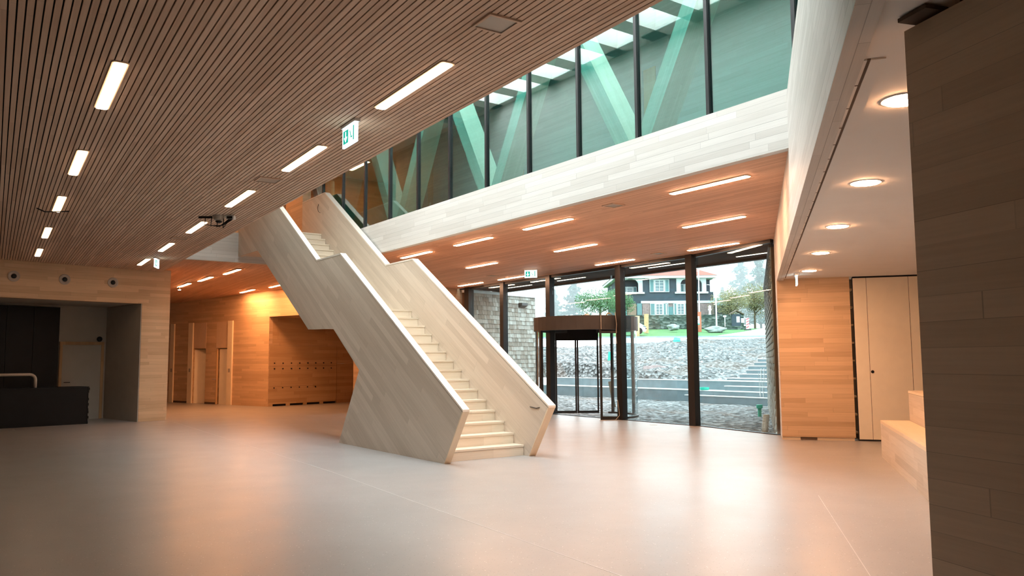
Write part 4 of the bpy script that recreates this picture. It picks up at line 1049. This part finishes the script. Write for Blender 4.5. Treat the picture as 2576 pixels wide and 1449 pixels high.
def hwin(px0, px1, py0, py1, bars=2, sh=0, y=yb, sh_px=9):
    x0, x1, z0, z1 = hx(px0), hx(px1), hz(py1), hz(py0)
    m_ = MB(); frame_rect(m_, x0, x1, z0, z1, y - 0.16, 0.14)
    for k in range(1, bars): m_.box((x0 + (x1 - x0) * k / bars - 0.04, y - 0.15, z0 + 0.14), (0.08, 0, 0), (0, 0.08, 0), (0, 0, z1 - z0 - 0.28))
    for k in range(1, 4):
        m_.box((x0 + 0.14, y - 0.13, z0 + (z1 - z0) * k / 4 - 0.025), (x1 - x0 - 0.28, 0, 0), (0, 0.05, 0), (0, 0, 0.05))
    f_ = m_.build('house_window', 'house_white', hs)
    MB().box((x0 + 0.1, y - 0.08, z0 + 0.1), (x1 - x0 - 0.2, 0, 0), (0, 0.03, 0), (0, 0, z1 - z0 - 0.2)).build('pane', 'house_glass', f_)
    if sh:
        dxs = hx(px0) - hx(px0 - sh_px)
        for xa in (x0 - dxs - 0.03, x1 + 0.03):
            m2 = MB().box((xa, y - 0.12, z0), (dxs, 0, 0), (0, 0.07, 0), (0, 0, z1 - z0)).build('shutter', 'shutter', hs)
            m3 = MB(); frame_rect(m3, xa, xa + dxs, z0, z1, y - 0.16, 0.06, 0.04); m3.build('shutter_frame', 'house_white', m2)
hwin(1646, 1672, 703, 735, 2, 1, yb, 11)
hwin(1580, 1598, 718, 736, 1, 1, yb + 1.6, 8)
hwin(1728, 1745, 712, 732, 1, 1, yb + 1.6, 8)
hwin(1647, 1667, 763, 793, 2, 1, yb - 0.1, 12)
hwin(1701, 1721, 763, 793, 2, 1, yb - 0.1, 9)
x0, x1 = hx(1673), hx(1695)
dm = MB(); frame_rect(dm, x0, x1, hz(800), hz(760), yb - 0.26, 0.16); hdoor = dm.build('house_door', 'house_white', hs)
MB().box((x0 + 0.16, yb - 0.2, hz(800)), (x1 - x0 - 0.32, 0, 0), (0, 0.05, 0), (0, 0, hz(772) - hz(800))).build('door_leaf', 'shutter', hdoor)
MB().box((hx(1577), yb - 0.06, hz(800)), (hx(1600) - hx(1577), 0, 0), (0, 0.06, 0), (0, 0, hz(764) - hz(800))).build('garage_door', 'brown_door', hs)
for a, b in ((1602, 1614), (1572, 1576)):
    MB().box((hx(a), yb - 0.1, hz(795)), (hx(b) - hx(a), 0, 0), (0, 0.08, 0), (0, 0, hz(763) - hz(795))).build('shutter', 'shutter', hs)
for a, b in ((1556, 1617), (1702, 1777)):
    m_ = MB(); xa, xb = hx(a), hx(b); z0, z1 = hz(737), hz(700)
    m_.box((xa, yb - 0.12, z0), (0.5, 0, 0), (0, 0.4, 0), (0, 0, z1 - z0)); m_.box((xb - 0.5, yb - 0.12, z0), (0.5, 0, 0), (0, 0.4, 0), (0, 0, z1 - z0))
    for sx, xc in ((1, xa + 0.5), (-1, xb - 0.5)):
        for k in range(5):
            a0, a1 = R(90 * k / 5), R(90 * (k + 1) / 5)
            m_.prism([Vector((xc + sx * 0.7 * (1 - math.cos(a0)), yb - 0.1, z1 - 0.8 + 0.7 * math.sin(a0))), Vector((xc + sx * 0.7 * (1 - math.cos(a1)), yb - 0.1, z1 - 0.8 + 0.7 * math.sin(a1))), Vector((xc + sx * 0.7 * (1 - math.cos(a1)), yb - 0.1, z1)), Vector((xc + sx * 0.7 * (1 - math.cos(a0)), yb - 0.1, z1))], (0, 0.3, 0))
    m_.box((xa - 0.2, yb - 0.25, z0 - 0.1), (xb - xa + 0.4, 0, 0), (0, 0.3, 0), (0, 0, 0.22))
    m_.build('loggia_frame', 'house_white', hs)
an = thing('annex_building', (hx(1815), HD + 4, hz(800)), 'low slate-blue annex at the right side of the house', 'building')
MB().box((hx(1797), HD + 4, hz(815)), (3.4, 0, 0), (0, 6, 0), (0, 0, hz(762) - hz(815))).build('annex_wall', 'slate', an)
MB().prism([Vector((hx(1796), HD + 3.7, hz(765))), Vector((hx(1796), HD + 3.7, hz(762))), Vector((hx(1796), HD + 9, hz(736))), Vector((hx(1796), HD + 10, hz(736)))], (3.6, 0, 0)).build('annex_roof', 'shutter', an)
# posts, poles, signs, boulders
def pole(px, py0, py1, D, r, label):
    t_ = thing('flagpole', pxp(px, py1, D), label, 'flagpole', 'white flagpoles')
    b_, t2 = pxp(px, py1, D), pxp(px - 3, py0, D)
    MB().tube([b_, (b_ + t2) / 2, t2], r, 8, r2=r * 0.7).build('pole', 'white_metal', t_)
    MB().lathe(t2, [(r * 1.2, 0), (r * 1.3, 0.08), (r * 0.6, 0.14)], 8).build('pole_cap', 'white_metal', t_)
    MB().bar(t2 - Z * 0.25, t2 - Z * 0.05 + Vector((-0.9, 0.1, -0.1)), (0, 1, 0), 0.05, 0.05).build('boom', 'white_metal', t_)
pole(1760, 676, 830, 84, 0.075, 'white flagpole directly right of the rightmost inner mullion')
pole(1803, 712, 830, 84, 0.085, 'white flagpole standing beside the right boulder')
for px, y0, y1, D, lab in ((1603, 795, 846, 70.5, 'raw timber post partly behind the revolving door drum'), (1626, 790, 838, 76, 'raw timber post right of the white car')):
    b_, t2 = pxp(px, y1, D), pxp(px, y0, D)
    tag(MB().tube([b_, t2], 0.22, 10).build('timber_post', 'raw_timber'), lab, 'post', 'raw timber posts at the lawn')
tb_ = pxp(1757, 832, 80)
tm = thing('totem_sign', tb_, 'rusty red totem sign with pale panel on the lawn', 'sign')
MB().box(tb_ + Vector((-0.30, 0, -0.2)), (0.62, 0, 0), (0, 0.3, 0), (0, 0, 2.1)).build('totem_body', 'rust', tm)
MB().box(tb_ + Vector((-0.28, -0.03, 0.72)), (0.42, 0, 0), (0, 0.025, 0), (0, 0, 0.72)).build('totem_panel', 'sheet', tm)
MB().prism([tb_ + Vector(v) for v in ((-0.18, -0.035, 1.05), (0.02, -0.035, 1.12), (0.04, -0.035, 1.22), (-0.14, -0.035, 1.17))], (0, 0.004, 0)).build('panel_mark', 'leaf_a', tm)
MB().box(tb_ + Vector((-0.28, -0.03, 0.60)), (0.42, 0, 0), (0, 0.025, 0), (0, 0, 0.11)).build('green_band', 'green', tm)
MB().box(tb_ + Vector((-0.28, -0.03, 0.25)), (0.42, 0, 0), (0, 0.025, 0), (0, 0, 0.33)).build('red_band', 'rust', tm)
kb = pxp(1853, 814, 86)
kk = thing('notice_shelter', kb, 'dark roofed notice shelter with a white sheet beside the path', 'notice board')
MB().box(kb + Vector((-0.480, 0.000, -0.256)), (0.96, 0, 0), (0, 0.26, 0), (0, 0, 1.28)).build('shelter_back', 'slate', kk)
MB().prism([kb + Vector(v) * 0.64 for v in ((-1.15, -0.4, 1.5), (0, -0.4, 2.1), (1.25, -0.4, 1.45), (1.25, -0.4, 1.6), (0, -0.4, 2.3), (-1.15, -0.4, 1.65))], (0, 0.77, 0)).build('shelter_roof', 'bark', kk)
MB().box(kb + Vector((0.000, -0.026, 0.128)), (0.34, 0, 0), (0, 0.025, 0), (0, 0, 0.64)).build('notice_sheet', 'sheet', kk)
tag(MB().box(kb + Vector((-1.088, -0.384, -0.768)), (2.2, 0, 0), (0, 0.6, 0), (0, 0, 0.5)).build('stone_trough', 'drystone'), 'low dark stone trough under the notice shelter', 'trough')
sb_ = pxp(1824, 822, 82)
si = thing('path_sign', sb_, 'slim white sign post left of the notice shelter', 'sign')
MB().tube([sb_, sb_ + Z * 1.1], 0.035, 8).build('sign_post', 'white_metal', si); MB().box(sb_ + Vector((-0.16, -0.02, 1.0)), (0.32, 0, 0), (0, 0.04, 0), (0, 0, 0.16)).build('sign_plate', 'sheet', si)
bb = pxp(1881, 829, 78)
be = thing('beacon_board', bb, 'red and white striped beacon board beside the path', 'traffic sign')
MB().box(bb + Vector((-0.14, 0, 0.05)), (0.28, 0, 0), (0, 0.04, 0), (0, 0, 1.1)).build('board', 'sheet', be)
for k in range(4):
    z_ = 0.12 + 0.26 * k; MB().prism([bb + Vector(v) for v in ((-0.135, -0.004, z_), (0.135, -0.004, z_ + 0.14), (0.135, -0.004, z_ + 0.26), (-0.135, -0.004, z_ + 0.12))], (0, 0.003, 0)).build('stripe', 'red', be)
MB().box(bb + Vector((-0.3, -0.15, -0.06)), (0.6, 0, 0), (0, 0.35, 0), (0, 0, 0.11)).build('board_foot', 'dark_metal', be)
tag(MB().box(pxp(1868, 812, 80) + Vector((-0.12, 0, 0)), (0.3, 0, 0), (0, 0.05, 0), (0, 0, 0.45)).build('white_notice', 'sheet'), 'small white notice standing left of the beacon board', 'notice')
lpn = pxp(1786, 793, 88.4)
tag(MB().lathe(lpn, [(0.2, 0), (0.1, 0.15), (0.12, 0.5), (0.2, 0.6), (0.13, 0.8), (0.16, 0.95), (0.05, 1.1)], 12).build('garden_statue', 'sheet', smooth=True), 'small pale statue on top of the stone wall', 'statue')
def boulder(c, r, label, seed):
    rr = random.Random(seed); bm = bmesh.new(); bmesh.ops.create_icosphere(bm, subdivisions=3, radius=1)
    for v in bm.verts:
        k = 1 + 0.18 * math.sin(3 * v.co.x + seed) * math.cos(4 * v.co.z + seed) + rr.uniform(-0.05, 0.05)
        v.co = Vector((v.co.x * r[0] * k, v.co.y * r[1] * k, v.co.z * r[2] * k))
    me = bpy.data.meshes.new('boulder'); bm.to_mesh(me); bm.free(); me.materials.append(M['stone'])
    o = bpy.data.objects.new('boulder', me); col.objects.link(o); o.location = c
    tag(o, label, 'boulder', 'boulders on the lawn')
boulder(pxp(1694, 824, 80), (0.62, 0.5, 0.36), 'pale boulder left of the totem sign', 1)
boulder(pxp(1800, 830, 78), (1.0, 0.6, 0.36), 'long flat boulder right of the totem sign', 5)
# car
cx = pxp(1603, 838, 72.5)
car = thing('car', cx, 'white car parked behind the revolving door drum', 'car')
prof = [(-2.2, 0.25), (0.62, 0.25), (0.72, 0.45), (0.70, 0.62), (0.50, 0.80), (0.05, 1.05), (-0.45, 1.45), (-1.6, 1.48), (-2.2, 1.1)]
MB().prism([cx + Vector((x, -0.85, z - 0.15)) for x, z in prof], (0, 1.7, 0)).build('car_body', 'car_white', car)
MB().prism([cx + Vector((x, -0.86, z - 0.15)) for x, z in ((-0.02, 1.05), (-0.48, 1.38), (-1.5, 1.4), (-1.5, 1.05))], (0, 0.008, 0)).build('car_window', 'house_glass', car)
MB().box(cx + Vector((0.60, -0.85, 0.32)), (0.12, 0, 0), (0, 1.7, 0), (0, 0, 0.10)).build('bumper', 'black', car)
MB().prism([cx + Vector((x, -0.862, z - 0.15)) for x, z in ((0.35, 0.72), (0.66, 0.60), (0.66, 0.70), (0.45, 0.80))], (0, 0.01, 0)).build('headlamp', 'house_glass', car)
MB().lathe(cx + Vector((0.05, -0.70, 0.17)), [(0.30, 0.0), (0.30, 0.17)], 18, (0, -1, 0)).build('wheel', 'black', car)
# trees and bushes
def tree(name, base_, h, rad, mat, label, cat, n=900, leaf=0.35, trunk=True, conifer=False, seed=1, grp=None):
    rr = random.Random(seed); base_ = Vector(base_); t_ = thing(name, base_, label, cat, grp)
    mb = MB()
    blobs = []
    if not conifer:
        for k in range(14):
            a = rr.uniform(0, 6.28); q = rr.uniform(0, 0.62) * rad
            blobs.append((base_ + Vector((q * math.cos(a), q * math.sin(a), h * rr.uniform(0.35, 0.82))), rad * rr.uniform(0.28, 0.48)))
    for k in range(n):
        if conifer:
            zf = rr.random() ** 1.2; r_ = rad * (1 - zf) * math.sqrt(rr.random()) * (0.75 + 0.35 * math.sin(zf * 40)); a = rr.uniform(0, 6.28)
            c = base_ + Vector((r_ * math.cos(a), r_ * math.sin(a), h * (0.08 + 0.92 * zf)))
        else:
            b_, br_ = rr.choice(blobs); d = Vector((rr.gauss(0, 1), rr.gauss(0, 1), rr.gauss(0, 1))).normalized() * br_ * (rr.random() ** 0.33)
            c = b_ + d
        x = Vector((rr.gauss(0, 1), rr.gauss(0, 1), rr.gauss(0, 0.6))).normalized() * leaf; y = x.orthogonal().normalized() * leaf * 0.55
        mb.face([c - x * 0.5, c + y * 0.5, c + x * 0.5, c - y * 0.5])
    mb.build('foliage', mat, t_)
    tm_ = MB().tube([base_, base_ + Z * h * 0.45, base_ + Z * h * 0.8], max(0.06, rad * 0.05), 8, r2=0.03)
    for k in range(5):
        a = rr.uniform(0, 6.28); z0 = h * rr.uniform(0.2, 0.5)
        tm_.tube([base_ + Z * z0, base_ + Vector((0.6 * rad * math.cos(a), 0.6 * rad * math.sin(a), z0 + h * 0.3))], max(0.03, rad * 0.02), 6, r2=0.015)
    tm_.build('trunk', 'bark', t_)
b = pxp(1510, 802, 86); tree('bush', b, 3.0, 3.0, 'leaf_a', 'broad green bush seen above the revolving door', 'bush', 5000, 0.17, seed=2)
b = pxp(1555, 802, 88); tree('bush', b, 3.6, 2.2, 'leaf_a', 'green bush against the left end of the house', 'bush', 3000, 0.17, seed=12)
b = pxp(1842, 830, 95); tree('broadleaf_tree', b, 5.2, 3.0, 'leaf_b', 'yellowish autumn tree behind the notice shelter', 'tree', 5200, 0.17, seed=3)
b = pxp(1900, 835, 104); tree('broadleaf_tree', b, 6.5, 3.4, 'leaf_b', 'darker tree at the edge of the right shingle wing', 'tree', 5200, 0.19, seed=4)
for k, (px, py, D, h, r_, lab) in enumerate(((1868, 830, 150, 16, 4.6, 'tall misty conifer rising behind the autumn trees'), (1915, 830, 135, 14, 4.2, 'misty conifer beside the right shingle wing'), (1445, 830, 150, 11, 4.0, 'faint misty conifer left of the bush'), (1395, 830, 160, 8, 3.5, 'faint misty conifer beside the second mullion'), (1820, 830, 170, 9, 3.6, 'faint misty conifer beyond the annex'))):
    tree('conifer', pxp(px, py, D) , h, r_, 'leaf_c', lab, 'tree', 1500, 0.8, conifer=True, seed=20 + k, grp='misty conifers in the distance')
lw_t = Vector((-2.6, 39, 0)); tree('bare_tree', lw_t, 7.2, 3.4, 'bark', 'thinly leaved tree above the left shingle wing', 'tree', 420, 0.24, seed=31)
# mist over the plot
fog = NT('thin_mist'); vs = fog.n('VolumeScatter'); vs.inputs['Color'].default_value = (0.93, 0.98, 1.0, 1); vs.inputs['Density'].default_value = 0.018; fog.link(vs.outputs[0], fog.out.inputs[1]); M['fog'] = fog.m
fo = MB().box((-90, 110, 4.5), (190, 0, 0), (0, 75, 0), (0, 0, 30)).build('mist', 'fog'); tag(fo, 'thin pale mist over the far plot', 'mist', None, 'stuff')
